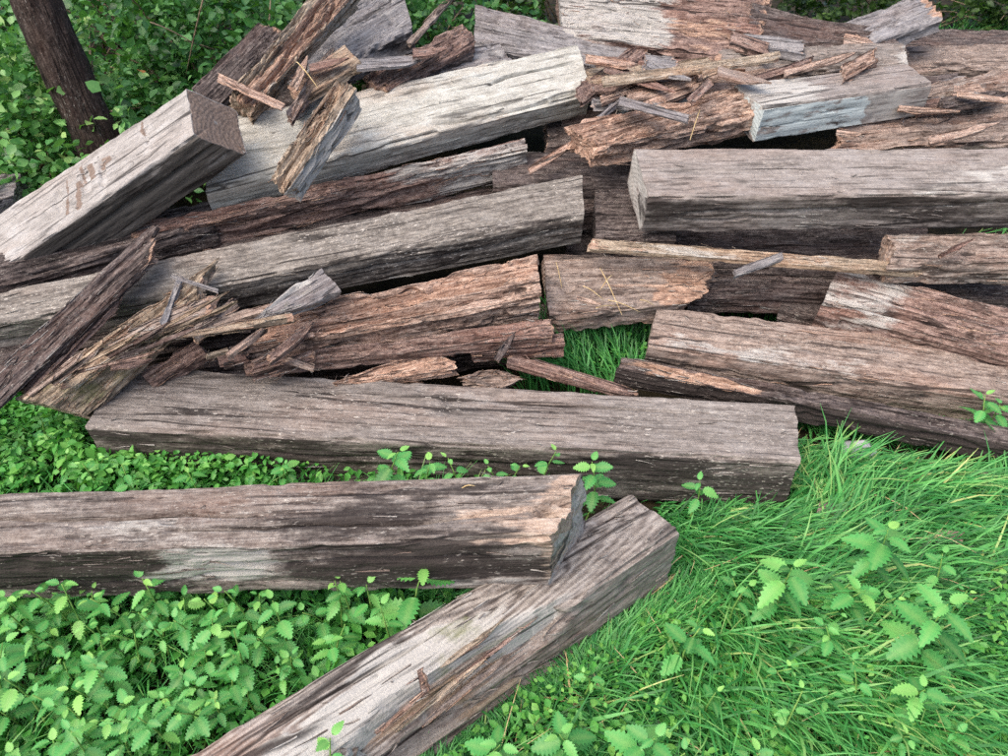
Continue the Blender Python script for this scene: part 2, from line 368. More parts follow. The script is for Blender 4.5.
    for (k, face, u0, u1, v0, v1, st) in masks:
        nar = (u1 - u0) < .05; uu = U + wob * (.03 if nar else .35); fe_ = .012 if nar else .1; fi_ = .004 if nar else .08
        if face == 'top': vv = s_ + wob; m = isT
        elif face == 'front': vv = t_ + wob; m = (isF & ~isT)
        elif face == 'end0': vv = t_; m = (U < .005) & (SH < .97); uu = U * 0 + (u0 + u1) / 2
        elif face == 'end1': vv = t_; m = (U > .995) & (SH < .97); uu = U * 0 + (u0 + u1) / 2
        else: vv = s_ * 0 + .5; m = np.ones_like(isT)
        f = sst(u0 - fe_, u0 + fi_, uu) * (1 - sst(u1 - fi_, u1 + fe_, uu)) * sst(v0 - .12, v0 + .08, vv) * (1 - sst(v1 - .08, v1 + .12, vv))
        at_[k][:nv] += f * m * st
    if rot > .2: at_['raw'][:nv] += rm * rot * .35 * (mat in ('orange', 'rot', 'brown'))
    tq = loc[quads]; vol = np.einsum('ij,ij->i', tq[:, 0], np.cross(tq[:, 1], tq[:, 2])).sum()
    if vol < 0: quads = quads[:, ::-1]; tris = tris[:, ::-1]
    me = mesh_np(name, loc, quads, tris, [M[mat]], at_)
    me.set_sharp_from_angle(angle=R(48))
    o = bpy.data.objects.new(name, me)
    Rm = np.eye(4); Rm[:3, 0] = ex; Rm[:3, 1] = ey; Rm[:3, 2] = ez; Rm[:3, 3] = org
    o.matrix_world = Matrix(Rm.tolist())
    link(o); tag(o, label, cat, group, 'thing')
    if fray:
        rr = np.random.default_rng(seed + 50); Lf = loc[:nv].reshape(nr, K, 3); nyk, nzk = ny, nz
        vis = np.where((nzk > .3) | (nyk < -.5))[0]; wt = (.15 + rm.reshape(nr, K)[6:-8][:, vis] * 2 + np.clip(at_['raw'][:nv].reshape(nr, K)[6:-8][:, vis], 0, 1)); wt = (wt / wt.sum()).ravel()
        pick = rr.choice(len(wt), fray, p=wt); fi = pick // len(vis) + 6; fk = vis[pick % len(vis)]; co = []; qd = []; ra = []
        for i_, k_ in zip(fi, fk):
            ln = max(2, int(rr.uniform(.02, .09) / (L / Mm) / 3)); sg = rr.choice((-1, 1)); wf = rr.uniform(.0009, .0026); lift = rr.uniform(.002, .016) * rr.random(); b_ = len(co); no = np.array([0, nyk[k_], nzk[k_]]); ta = np.array([0, -nzk[k_], nyk[k_]]); cv = rr.normal(0, .004); lit = nzk[k_] > .8 and rr.random() < .45; la = rr.uniform(0, 6.28); ll = rr.uniform(.004, .028)
            for j_ in range(4):
                ii_ = int(np.clip(i_ + sg * ln * j_, 6, nr - 7)); p_ = Lf[ii_, k_] + no * (.0006 + lift * (j_ / 3) ** 1.6) + ta * cv * (j_ / 3) ** 2; wj = wf * (1, .95, .7, .2)[j_]
                if lit: p_ = Lf[i_, k_] + no * (.002 + .003 * j_ * rr.random()) + (np.array([math.cos(la), 0, 0]) + ta * math.sin(la)) * ll * j_ / 3
                co += [p_ + ta * wj, p_ - ta * wj, p_ + no * wj * 1.2]; ra += [rr.uniform(0, 1)] * 0 + [.0] * 3
            rv = rr.choice((0., .0, .9)) if mat in ('rot', 'orange', 'brown', 'tan') else 0.; ra[-12:] = [rv] * 12
            for j_ in range(3):
                for m_ in range(3): qd.append((b_ + j_ * 3 + m_, b_ + j_ * 3 + (m_ + 1) % 3, b_ + j_ * 3 + 3 + (m_ + 1) % 3, b_ + j_ * 3 + 3 + m_))
        z_ = {k: np.zeros(len(co)) for k in ('stain_shade', 'moss', 'paint', 'end')}; z_['raw'] = np.array(ra); z_['pale'] = np.repeat(rr.choice((0, .6), fray), 12)
        tag(link(bpy.data.objects.new('loose_fibres', mesh_np('loose_fibres', np.array(co), np.array(qd), None, [M[mat]], z_)), o), kind='stuff')
    if foot: FOOT.append([A[:2], B[:2], B2[:2], A2[:2]])
    o['_w'] = wd; print('%-16s L %.2f w %.2f/%.2f h %.2f  zmin %.2f' % (name, L, np.linalg.norm(A2 - A), np.linalg.norm(B2 - B), h, W[:, 2].min()))
    del o['_w']
    return o
BIG = (150, 230); MID = (110, 150); SML = (64, 80); TIN = (36, 48)

# --- the three in front
timber('timber', 'long timber with blackened side and pale torn end, lying across another timber', 'timber',
       ((-130, 558, .30), (558, 537, .44), (593, 468, .455), (-130, 497, .32)), .205, 'front', ('cut', 'broken'), .028, BIG, .5, .2, .012, .016,
       cracks=[('top', .55, .1, .6, .02, .006), ('top', .3, .45, .95, .02, .006), ('front', .35, .5, .9, .03, .007), ('front', .7, .2, .6, .015, .006), ('front', .15, .55, .8, .02, .005)],
       masks=[('stain_shade', 'front', -.1, 1.0, -.3, .8, .85), ('stain_shade', 'top', -.1, .9, .0, 1.1, .12), ('stain_shade', 'top', .66, .86, .1, .75, .6), ('raw', 'top', .91, 1.1, -.1, .8, .66), ('raw', 'front', .9, 1.1, -.2, .25, .62), ('pale', 'top', .9, 1.1, -.1, .9, .4),
              ('pale', 'top', .3, .62, .0, .5, .55), ('stain_shade', 'front', .44, .6, -.3, .85, -.85), ('pale', 'front', .42, .62, -.2, .8, .95), ('pale', 'front', .6, 1.1, .82, 1.2, .5), ('pale', 'end1', 0, 1, -1, 2, 1.)],
       dents=[('top', .45, 1.0, .05, .035, .05), ('front', -.02, .9, .1, .02, .02)], foot=False)
diag = timber('timber', 'diagonal timber with swirling grain and torn side, propping another timber', 'timber',
       ((305, 790, .25), (683, 528, .25), (632, 489, .25), (165, 766, .25)), .26, 'swirl', ('cut', 'cut'), .03, BIG, .5, .18, .014, .024,
       cracks=[('top', .15, .05, .6, .03, .008), ('front', .3, .1, .6, .035, .008), ('front', .6, .0, .55, .04, .009), ('front', .8, .1, .9, .03, .008), ('top', .7, .1, .5, .012, .005)],
       masks=[('pale', 'top', -.1, .62, .0, .7, 1.0), ('moss', 'top', .35, .6, .2, .7, .5), ('raw', 'front', .1, .55, 0, .7, .5), ('raw', 'top', .3, .55, -.1, .15, .5), ('stain_shade', 'front', .55, 1, .1, .8, .3), ('raw', 'top', .8, 1, 0, 1, .25)],
       dents=[('front', .0, .38, .28, .07, .06), ('front', .5, .2, .2, .04, .05), ('top', .12, .45, .16, .03, .025)], foot=True, fray=160)
def attach(o, par):
    mb = par.matrix_basis.inverted() @ o.matrix_basis; o.parent = par; o.matrix_basis = mb
    for k in ('label', 'category', 'kind'): del o[k]
for q_, h_, m_, tp_ in ((((428, 696, .25), (446, 682, .27), (432, 661, .31), (420, 668, .30)), .012, 'rot', (0, 0)),
                   (((392, 742, .20), (505, 650, .22), (500, 641, .235), (386, 734, .21)), .02, 'tan', (0, .5)),
                   (((420, 733, .17), (530, 645, .18), (526, 635, .19), (414, 724, .18)), .02, 'brown', (0, .4)),
                   (((440, 674, .255), (512, 618, .26), (508, 611, .265), (434, 667, .26)), .014, 'tan', (.2, .5)),
                   (((452, 690, .22), (548, 615, .23), (544, 607, .24), (446, 682, .225)), .018, 'rot', (0, .6)),
                   (((372, 742, .245), (440, 684, .25), (436, 677, .255), (366, 736, .25)), .012, 'brown', (0, .5))):
    attach(timber('splinter', 'torn splinter', 'splinter', q_, h_, m_, ('broken', 'shred'), .02, (36, 60), 1.2, .5, .004, .006, taper=tp_, fray=10, seed=int(q_[0][0])), diag)
timber('timber', 'long square timber with slanted end lying level on the grass', 'timber',
       ((82, 427, .20), (804, 462, .20), (799, 402, .205), (117, 364, .205)), .20, 'weathered', ('cut', 'cut'), .02, BIG, .34, .07, .012, .022,
       cracks=[('top', .75, .3, .9, .008, .004), ('front', .3, .2, .8, .01, .005)],
       masks=[('stain_shade', 'front', 0, 1.1, .0, 1.2, .66), ('pale', 'top', .75, 1.1, .1, .9, .35)], foot=True)  # front mask paints shade into the wood colour, darker than the top
# --- right hand group
timber('timber', 'greyish brown timber resting beside a split plank, with square left end', 'timber',
       ((646, 346, .20), (1040, 402, .16), (1040, 350, .18), (654, 303, .225)), .19, 'brown', ('cut', 'cut'), .03, (130, 180), .55, .15, .016, .018,
       cracks=[('top', .4, .1, .7, .01, .005), ('top', .7, .3, .9, .012, .005)],
       masks=[('pale', 'top', .0, .6, .0, .4, .6), ('stain_shade', 'top', 0, .25, .6, 1.1, .4), ('stain_shade', 'front', 0, 1, .3, 1.2, .5)], foot=True)
timber('timber', 'cracked grey timber end with a long split, leaning on a brown timber', 'timber',
       ((818, 303, .27), (1050, 358, .25), (1050, 314, .27), (838, 262, .30)), .16, 'rot', ('cut', 'cut'), .03, (130, 150), .9, .3, .03, .02,
       cracks=[('top', .12, 0, .75, .06, .011), ('top', .55, .3, .9, .03, .009), ('top', .8, .5, .95, .03, .009)],
       masks=[('pale', 'top', -.1, .36, -.1, .9, .75), ('stain_shade', 'top', .3, 1, .0, .8, .3), ('raw', 'top', .6, 1, .2, .7, .3), ('pale', 'front', 0, .4, 0, .6, .6)])
timber('split_plank', 'long dark split plank with fresh pink edge, on the grass behind the level timber', 'plank',
       ((613, 367, .175), (1050, 452, .135), (1050, 431, .145), (620, 353, .18)), .09, 'dark', ('cut', 'cut'), .05, (70, 180), 1.0, .4, .01, .015,
       cracks=[('top', .5, .0, .5, .025, .007), ('front', .4, .4, .9, .015, .006)],
       masks=[('raw', 'top', 0, .42, -.2, .75, .8), ('stain_shade', 'front', -.1, 1.1, -.3, 1.2, .9), ('stain_shade', 'top', .5, 1.1, -.2, .5, .35)], foot=True)
timber('timber', 'heavy grey squared timber with pale sawn end, topmost above the thin pale strip', 'timber',
       ((647, 198, .53), (1045, 194, .53), (1045, 146, .60), (631, 147, .60)), .165, 'smooth', ('cut', 'cut'), .03, BIG, .36, .09, .012, .022,
       cracks=[('front', .4, .1, .55, .025, .006), ('front', .6, .1, .3, .02, .006), ('front', .25, .5, .9, .01, .005), ('top', .1, .6, 1, .01, .005)],
       masks=[('stain_shade', 'front', -.1, 1.1, -.2, 1.2, .68), ('pale', 'top', .7, 1.1, 0, .5, .5), ('pale', 'top', 0, .8, .3, 1.1, .2), ('pale', 'end0', 0, 1, -1, 2, .8)])  # whole front darkened in colour as painted shade; pale masks are weathering
timber('timber', 'crumbling orange timber end, split into fibres, beside the pale painted timber', 'timber',
       ((592, 146, .60), (768, 110, .61), (758, 76, .66), (556, 121, .63)), .13, 'orange', ('broken', 'cut'), .05, (130, 150), 1.5, .75, .03, .03,
       cracks=[('top', .3, .0, .8, .03, .01), ('front', .3, .1, .9, .04, .01), ('front', .7, 0, .7, .03, .01), ('top', .7, .2, .9, .02, .008)],
       masks=[('raw', 'all', -.1, 1.1, 0, 1, .42), ('pale', 'top', 0, .5, .3, 1, .2)])
timber('timber', 'short timber with flaking milky blue paint on its cut faces', 'timber',
       ((762, 108, .64), (935, 83, .64), (908, 62, .65), (733, 84, .65)), .135, 'smooth', ('cut', 'cut'), .02, (110, 120), .3, .1, .01, .012,
       cracks=[('front', .5, .3, .6, .008, .004)],
       masks=[('paint', 'front', -.1, .65, -.2, 1.2, .62), ('pale', 'front', .5, 1.1, -.2, 1.2, .6), ('pale', 'top', -.1, .4, -.2, 1.2, .8), ('paint', 'end0', 0, 1, -1, 2, .5)])
timber('timber', 'flat brown timber strewn with straw, its right end shredded orange', 'timber',
       ((548, 316, .24), (706, 302, .24), (748, 258, .28), (540, 250, .31)), .09, 'brown', ('cut', 'shred'), .05, (130, 120), 1.2, .4, .014, .02,
       cracks=[('top', .3, .1, .8, .015, .006), ('top', .6, .3, .9, .02, .007), ('top', .8, .0, .6, .015, .006)],
       masks=[('raw', 'top', .7, 1.1, -.2, .8, .7), ('raw', 'top', .0, .75, .0, 1.1, .33), ('stain_shade', 'front', 0, 1, .4, 1.2, .4)])
timber('wood_strip', 'thin pale splintered strip wedged under the heavy grey timber', 'strip',
       ((576, 247, .37), (945, 276, .345), (945, 263, .35), (578, 236, .385)), .025, 'tan', ('broken', 'shred'), .05, (48, 180), .8, .3, .006, .01,
       masks=[('pale', 'top', .1, .7, -.2, .7, .5), ('raw', 'top', 0, .25, 0, 1, .4), ('stain_shade', 'front', 0, 1, 0, 1, .3)])
timber('timber', 'pale brown timber lying under the right part of the heavy grey timber', 'timber',
       ((885, 264, .38), (1045, 264, .37), (1045, 228, .40), (880, 232, .40)), .10, 'brown', ('broken', 'cut'), .04, SML, 1., .3, masks=[('pale', 'all', 0, 1, 0, 1, .35)])
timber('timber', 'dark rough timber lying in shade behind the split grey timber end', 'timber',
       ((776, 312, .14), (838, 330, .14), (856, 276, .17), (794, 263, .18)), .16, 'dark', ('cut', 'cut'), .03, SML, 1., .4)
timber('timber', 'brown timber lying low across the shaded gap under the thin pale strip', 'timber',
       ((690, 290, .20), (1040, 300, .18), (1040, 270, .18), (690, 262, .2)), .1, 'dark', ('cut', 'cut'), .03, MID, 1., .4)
# --- middle group
timber('timber', 'broad pale silvered timber lying under the leaning bark slab', 'timber',
       ((203, 192, .49), (594, 92, .585), (579, 42, .70), (214, 118, .62)), .13, 'pale', ('cut', 'cut'), .02, BIG, .3, .06, .016, .018,
       cracks=[('top', .62, .72, 1.0, .03, .006), ('top', .05, .55, 1, .03, .008), ('top', .4, .1, .5, .006, .004)],
       masks=[('pale', 'top', 0, 1, 0, 1, .3), ('moss', 'top', .8, 1.1, .1, .9, .3), ('stain_shade', 'top', .0, .5, .86, 1.2, .4), ('stain_shade', 'front', 0, 1, .2, 1, .4)])
timber('timber', 'reddish rotten timber with whitish cut end below the broad pale timber', 'timber',
       ((122, 240, .40), (531, 148, .50), (526, 133, .53), (118, 222, .42)), .17, 'rot', ('broken', 'cut'), .04, (120, 200), 1.6, .6, .02, .03,
       cracks=[('front', .3, .0, .6, .035, .01), ('front', .6, .1, .7, .03, .009), ('top', .5, .0, .8, .03, .009)],
       masks=[('pale', 'front', .7, 1.1, -.2, 1.2, .85), ('pale', 'top', .6, 1.1, -.2, 1.2, .7), ('stain_shade', 'front', .62, .85, .2, .8, .35)])
timber('timber', 'long speckled grey timber running under the splintered slabs', 'timber',
       ((-70, 338, .31), (588, 216, .44), (585, 171, .505), (-70, 303, .36)), .15, 'speckled', ('cut', 'cut'), .02, BIG, .4, .1, .015, .022,
       cracks=[('front', .4, .5, 1, .02, .007), ('front', .6, .0, .4, .02, .008)],
       masks=[('stain_shade', 'front', .4, 1.1, 0, 1, .6), ('stain_shade', 'top', .8, 1.1, -.1, .25, .5), ('stain_shade', 'top', .3, .6, .5, 1.1, .25)])
timber('timber', 'split reddish timber with deep fibre furrows and an upright sawn right end', 'timber',
       ((228, 349, .33), (546, 296, .36), (539, 248, .40), (285, 303, .38)), .14, 'orange', ('broken', 'cut'), .06, (140, 190), 1.5, .6, .02, .03,
       cracks=[('top', .2, .2, .95, .04, .011), ('top', .5, .3, .9, .045, .012), ('top', .75, .1, .6, .03, .01), ('front', .3, .1, .9, .03, .009)],
       masks=[('stain_shade', 'front', 0, 1.1, .0, 1.2, .5), ('stain_shade', 'top', .3, 1.1, .15, .5, .38), ('raw', 'top', 0, 1., .55, 1.2, .6), ('raw', 'top', .2, .7, .0, .3, .3)])
timber('split_plank', 'dark brown plank slipped in front of the split reddish timber', 'plank',
       ((232, 368, .265), (566, 335, .265), (558, 314, .275), (232, 359, .27)), .055, 'rot', ('broken', 'broken'), .04, (70, 150), 1.1, .4, .01, .015,
       cracks=[('top', .5, .2, .9, .02, .008)], masks=[('pale', 'top', .0, .6, -.2, .5, .3)])
timber('split_plank', 'jagged orange broken plank poking out behind the level timber', 'plank',
       ((318, 392, .20), (476, 366, .22), (462, 338, .245), (330, 376, .23)), .05, 'orange', ('broken', 'shred'), .05, (90, 110), 1.3, .6, .01, .015,
       masks=[('raw', 'all', 0, 1, 0, 1, .5)], taper=(.35, 0))
timber('wood_splinter', 'reddish split strip sloping down into the grass behind the level timber', 'splinter',
       ((498, 360, .21), (646, 402, .12), (650, 391, .12), (506, 348, .22)), .03, 'rot', ('broken', 'broken'), .05, (44, 90), 1., .5, .008, .01, masks=[('raw', 'top', .4, 1, 0, 1, .4)], taper=(0, .2))
timber('wood_splinter', 'curved brown shred of wood between the orange plank and the sloping strip', 'splinter',
       ((428, 392, .18), (560, 386, .17), (540, 370, .19), (445, 362, .21)), .04, 'brown', ('shred', 'shred'), .06, (60, 80), 1.4, .7, .01, .015, taper=(.2, .5))
timber('split_plank', 'reddish plank stub with a blunt end above the gap of green leaves', 'plank',
       ((462, 352, .235), (568, 346, .23), (566, 330, .24), (470, 338, .24)), .06, 'rot', ('broken', 'cut'), .03, (60, 70), 1.1, .4, .01, .015)
# --- left splinters
timber('split_plank', 'long black rotten plank leaning steeply below the bleached timber', 'plank',
       ((-45, 448, .24), (181, 232, .50), (166, 210, .525), (-60, 412, .27)), .035, 'dark', ('cut', 'shred'), .06, (80, 180), 1.5, .6, .01, .015,
       cracks=[('top', .4, .1, .9, .03, .009), ('top', .7, .3, 1, .03, .008)], masks=[('raw', 'top', .5, 1.1, .0, .4, .35), ('stain_shade', 'top', 0, .8, .5, 1.2, .4)])
timber('broken_slab', 'broad rotten tan slab with a pale mossy edge sloping into the ground cover', 'slab',
       ((84, 418, .20), (206, 300, .40), (224, 250, .45), (8, 398, .27)), .05, 'tan', ('cut', 'broken'), .07, (120, 150), 1.5, .6, .012, .02,
       cracks=[('top', .3, .0, .9, .03, .01), ('top', .6, .2, 1, .03, .01)],
       masks=[('moss', 'top', 0, .45, 0, .7, .5), ('raw', 'top', .1, .7, .7, 1.2, .4), ('stain_shade', 'top', .4, .9, .0, .5, .45)])
timber('wood_splinter', 'purplish brown splinter with frayed tip on the tan slab', 'splinter',
       ((112, 348, .37), (242, 300, .435), (236, 278, .45), (104, 332, .38)), .035, 'brown', ('broken', 'shred'), .05, (56, 90), 1.4, .6, .01, .015, taper=(.3, 0))
timber('wood_splinter', 'long thin tan stick tapering to a point across the loose splinters', 'splinter',
       ((93, 351, .40), (302, 321, .425), (300, 310, .44), (95, 345, .405)), .016, 'tan', ('broken', 'broken'), .03, (40, 110), 1., .4, .005, .008, taper=(.6, 0), masks=[('raw', 'top', .4, 1, 0, 1, .4)])
timber('wood_splinter', 'grey wedge of wood with a blunt end, tapering to a point', 'splinter',
       ((252, 328, .41), (344, 288, .435), (322, 264, .47), (236, 322, .415)), .05, 'grey', ('cut', 'cut'), .02, (60, 70), 1.1, .4, .01, .012, taper=(.7, 0), masks=[('moss', 'top', .2, .8, 0, .6, .4), ('pale', 'top', .1, .8, .6, 1.2, .6)])
timber('log_stub', 'short round-ended reddish stub behind the slanted end of the level timber', 'log',
       ((150, 392, .20), (212, 357, .27), (192, 336, .31), (132, 372, .24)), .07, 'rot', ('cut', 'cut'), .03, (60, 60), 1.4, .5, .03, .03)
timber('wood_splinter', 'brown sliver lying in the hollow behind the tan stick', 'splinter',
       ((150, 345, .34), (292, 305, .40), (286, 292, .41), (148, 338, .345)), .03, 'brown', ('broken', 'broken'), .05, (44, 70), 1.2, .5, .008, .012, taper=(.3, .2))
timber('wood_splinter', 'long dark splinter lying alongside the leaning black plank', 'splinter',
       ((12, 412, .25), (152, 268, .44), (143, 255, .455), (-2, 398, .265)), .03, 'rot', ('broken', 'shred'), .06, (56, 110), 1.3, .5, .008, .012, taper=(0, .3))
timber('wood_splinter', 'long tan splinter with pale edge lying on the mossy slab', 'splinter',
       ((52, 402, .27), (214, 286, .43), (207, 275, .44), (44, 390, .285)), .03, 'tan', ('broken', 'shred'), .06, (56, 110), 1.3, .5, .008, .012, taper=(0, .2), masks=[('raw', 'top', 0, 1, .5, 1.2, .5)])
# --- bleached timber at the left and its neighbours
timber('timber', 'big bleached white timber with dark underside beside the leaning tree trunk', 'timber',
       ((-80, 326, .20), (197, 134, .72), (187, 86, .80), (-80, 264, .28)), .17, 'white', ('cut', 'cut'), .03, BIG, .28, .07, .012, .02,
       cracks=[('top', .3, .1, .9, .004, .003), ('top', .6, .0, .7, .004, .003), ('front', .4, .3, 1, .02, .008)],
       masks=[('stain_shade', 'front', -.1, 1.1, -.2, 1.2, 1.0), ('moss', 'front', 0, .6, .1, .6, .35), ('raw', 'end1', 0, 1, -1, 2, 1.2)] + [('raw', 'top', a, a + w_, b, c, k_) for a, w_, b, c, k_ in ((.55, .006, .35, .75, .72), (.585, .014, .2, .6, .7), (.61, .006, .4, .95, .72), (.635, .02, .3, .85, .68), (.675, .01, .45, .8, .62), (.69, .028, .5, .9, .66), (.83, .006, .5, .98, .72))], slant=(0, .07),  # shade painted over the whole front; right end darkened by colour too
       dents=[('top', .55, .62, .02, .06, .006), ('top', .5, .52, .015, .05, .006), ('top', .45, .68, .012, .07, .006), ('top', .6, .84, .006, .04, .005)])
timber('timber', 'grey timber end showing beyond the bleached timber at the edge of the shrubs', 'timber',
       ((-60, 222, .33), (14, 196, .33), (24, 172, .36), (-60, 170, .36)), .14, 'grey', ('cut', 'cut'), .03, SML, .9, .2)
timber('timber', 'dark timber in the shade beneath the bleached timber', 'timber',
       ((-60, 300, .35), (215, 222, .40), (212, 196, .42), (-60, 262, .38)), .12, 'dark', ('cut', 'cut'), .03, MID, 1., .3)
# --- top left heap
timber('split_plank', 'dark grey board standing highest against the shrubs beside the orange slab', 'plank',
       ((216, 108, .60), (296, 30, .74), (264, 14, .78), (188, 88, .64)), .05, 'dark', ('cut', 'broken'), .05, MID, 1.1, .3, .01, .015, masks=[('pale', 'top', 0, .8, .0, .6, .35), ('raw', 'top', .9, 1.1, 0, .5, .4)])
timber('broken_slab', 'split slab with orange torn face and straight grey side', 'slab',
       ((254, 108, .68), (364, -14, .86), (318, -18, .90), (224, 97, .71)), .11, 'tan', ('broken', 'cut'), .05, (130, 150), 1.3, .4, .012, .02,
       cracks=[('top', .3, .0, .9, .03, .008), ('top', .6, .2, 1, .03, .008), ('top', .85, 0, .6, .02, .007)],
       masks=[('raw', 'top', -.1, 1.1, -.1, .75, .8), ('pale', 'front', -.1, 1.1, -.2, 1.2, .5), ('pale', 'top', .1, 1.1, .7, 1.2, .4)])
timber('timber', 'thick grey timber with pitted end leaning among the upper slabs', 'timber',
       ((292, 88, .58), (414, 26, .70), (398, -32, .79), (258, 48, .63)), .13, 'grey', ('cut', 'cut'), .03, MID, 1., .25, .03, .03, masks=[('pale', 'top', 0, 1, 0, 1, .35), ('stain_shade', 'front', 0, 1, .0, 1.2, .6)])
timber('split_plank', 'short tan board with orange split face lodged on the thick grey timber', 'plank',
       ((298, 101, .69), (364, 62, .735), (344, 42, .75), (282, 87, .70)), .045, 'tan', ('broken', 'cut'), .03, SML, 1.1, .4, .01, .015, masks=[('raw', 'top', 0, .8, .4, 1.1, .6), ('stain_shade', 'top', .5, 1, 0, .4, .5)])
timber('broken_slab', 'slab with reddish bark face and white side leaning over the broad pale timber', 'slab',
       ((277, 206, .58), (359, 86, .755), (331, 73, .775), (264, 180, .61)), .10, 'tan', ('shred', 'cut'), .05, (130, 140), 1.6, .6, .012, .02,
       cracks=[('top', .4, .1, .9, .02, .008)], masks=[('pale', 'front', -.2, 1.2, -.2, 1.2, 1.2), ('stain_shade', 'top', .5, .9, .2, .8, .4)])
timber('log', 'reddish brown fibrous log lying behind the broad pale timber', 'log',
       ((380, 90, .66), (482, 34, .72), (466, 17, .735), (354, 74, .68)), .08, 'rot', ('broken', 'broken'), .05, MID, 1.5, .6, .03, .02, cracks=[('top', .5, .1, .9, .03, .009)])
timber('split_plank', 'dark brown plank under the reddish fibrous log', 'plank',
       ((392, 88, .62), (480, 52, .66), (466, 36, .68), (390, 66, .64)), .06, 'dark', ('cut', 'broken'), .04, SML, 1.1, .4, .01, .015)
timber('broken_slab', 'pale grey wedge between the fibrous log and the dark grey timber', 'slab',
       ((430, 82, .62), (520, 66, .62), (500, 40, .66), (455, 46, .66)), .06, 'grey', ('cut', 'cut'), .04, SML, 1.1, .3, masks=[('pale', 'all', 0, 1, 0, 1, .4)])
timber('wood_splinter', 'thin brown stick rising out of the leaves behind the fibrous log', 'splinter',
       ((412, 45, .66), (462, -12, .76), (456, -16, .77), (405, 40, .67)), .03, 'brown', ('cut', 'cut'), .03, TIN, 1., .3)
# --- top centre and right
timber('timber', 'dark grey timber with smooth weathered side sloping down to the right', 'timber',
       ((470, 47, .60), (655, 76, .56), (648, 44, .62), (474, 1, .76)), .13, 'grey', ('cut', 'cut'), .03, MID, .8, .15, .015, .02, masks=[('stain_shade', 'top', 0, .8, 0, 1, .3), ('raw', 'top', .6, 1.1, 0, .5, .2)])
timber('timber', 'pale brown timber with rotted shaggy end at the crest of the pile', 'timber',
       ((562, 34, .66), (768, 60, .62), (788, -10, .74), (556, -22, .78)), .16, 'rot', ('cut', 'shred'), .05, (130, 150), 1.6, .6, .02, .03,
       cracks=[('top', .3, .2, .95, .03, .01), ('top', .5, .4, 1, .03, .01), ('front', .4, .2, .9, .03, .01)],
       masks=[('pale', 'top', -.1, .55, -.1, 1.1, .95), ('pale', 'front', 0, .3, 0, .6, .6), ('raw', 'top', .5, .8, .1, .5, .4)])
timber('timber', 'curved charcoal grey timber beside the rotted shaggy end', 'timber',
       ((738, 48, .62), (915, 54, .58), (885, 24, .64), (748, -4, .74)), .10, 'dark', ('broken', 'cut'), .04, MID, 1.1, .3, .03, .03, masks=[('pale', 'top', 0, .15, -.2, .4, .8), ('pale', 'top', .2, 1, 0, 1, .2)], bow=-.02)
timber('timber', 'grey timber with pale broken tip pointing up toward the hedge', 'timber',
       ((862, 46, .60), (950, 14, .68), (926, -14, .73), (838, 20, .63)), .10, 'grey', ('cut', 'broken'), .04, SML, 1.1, .3, .03, .02, masks=[('raw', 'top', .88, 1.1, 0, 1, .6), ('stain_shade', 'top', 0, .8, 0, 1, .3)])
timber('timber', 'speckled timber with round whitish end behind the painted timber', 'timber',
       ((700, 74, .61), (912, 72, .60), (905, 36, .66), (718, 46, .66)), .10, 'weathered', ('broken', 'cut'), .05, MID, 1.1, .3, .035, .03, masks=[('raw', 'top', 0, .5, 0, .8, .35), ('stain_shade', 'top', .5, .95, 0, .9, .4), ('pale', 'end1', 0, 1, -1, 2, 1.2), ('pale', 'top', .96, 1.1, -.2, 1.2, .8)])
timber('timber', 'level grey brown timber lying before the tuft of grass under the hedge', 'timber',
       ((905, 70, .46), (1060, 68, .46), (1060, 42, .49), (905, 45, .49)), .12, 'brown', ('cut', 'cut'), .03, SML, .9, .2)
timber('timber', 'pale brown ridged timber sloping behind the heavy grey timber', 'timber',
       ((890, 118, .50), (1060, 84, .54), (1060, 54, .58), (880, 88, .54)), .10, 'brown', ('broken', 'cut'), .05, MID, 1.2, .4, .03, .03, cracks=[('top', .4, .1, .9, .03, .01)], masks=[('pale', 'top', 0, 1, 0, 1, .35)])
timber('timber', 'rough brown timber just above the top edge of the heavy grey timber', 'timber',
       ((820, 148, .48), (1060, 140, .48), (1060, 96, .52), (850, 112, .52)), .10, 'brown', ('broken', 'cut'), .05, MID, 1.3, .45, .02, .03, cracks=[('top', .3, .1, .9, .03, .01), ('top', .6, .3, 1, .04, .012)], masks=[('raw', 'top', .2, .9, 0, 1, .2)])
timber('wood_strip', 'long thin pale stick lying across the brown rubble behind the orange timber', 'strip',
       ((601, 85, .68), (794, 57, .69), (790, 48, .70), (600, 75, .69)), .02, 'tan', ('cut', 'shred'), .04, (40, 110), .9, .3, .006, .008, cracks=[('top', .5, .2, .9, .012, .006)], masks=[('pale', 'top', 0, 1, 0, .7, .5)])
timber('wood_chip', 'broad chip with pale blue paint behind the crumbling orange timber', 'chip',
       ((608, 114, .57), (706, 96, .585), (694, 78, .60), (610, 86, .60)), .05, 'pale', ('broken', 'cut'), .04, SML, 1., .3, masks=[('paint', 'top', 0, 1, 0, 1, .62)])
timber('broken_slab', 'purplish brown slab under the long thin pale stick', 'slab',
       ((592, 92, .60), (752, 98, .57), (730, 62, .60), (590, 52, .63)), .08, 'rot', ('broken', 'broken'), .05, MID, 1.4, .5, cracks=[('top', .5, .1, .9, .03, .01), ('top', .3, .1, .9, .03, .01)], masks=[('raw', 'top', .5, 1, 0, .6, .3)])
timber('broken_slab', 'reddish broken slab between the pale stick and the speckled timber', 'slab',
       ((690, 98, .60), (800, 84, .60), (790, 60, .62), (690, 70, .63)), .06, 'orange', ('broken', 'broken'), .05, SML, 1.4, .6, cracks=[('top', .5, .1, .9, .03, .01)])
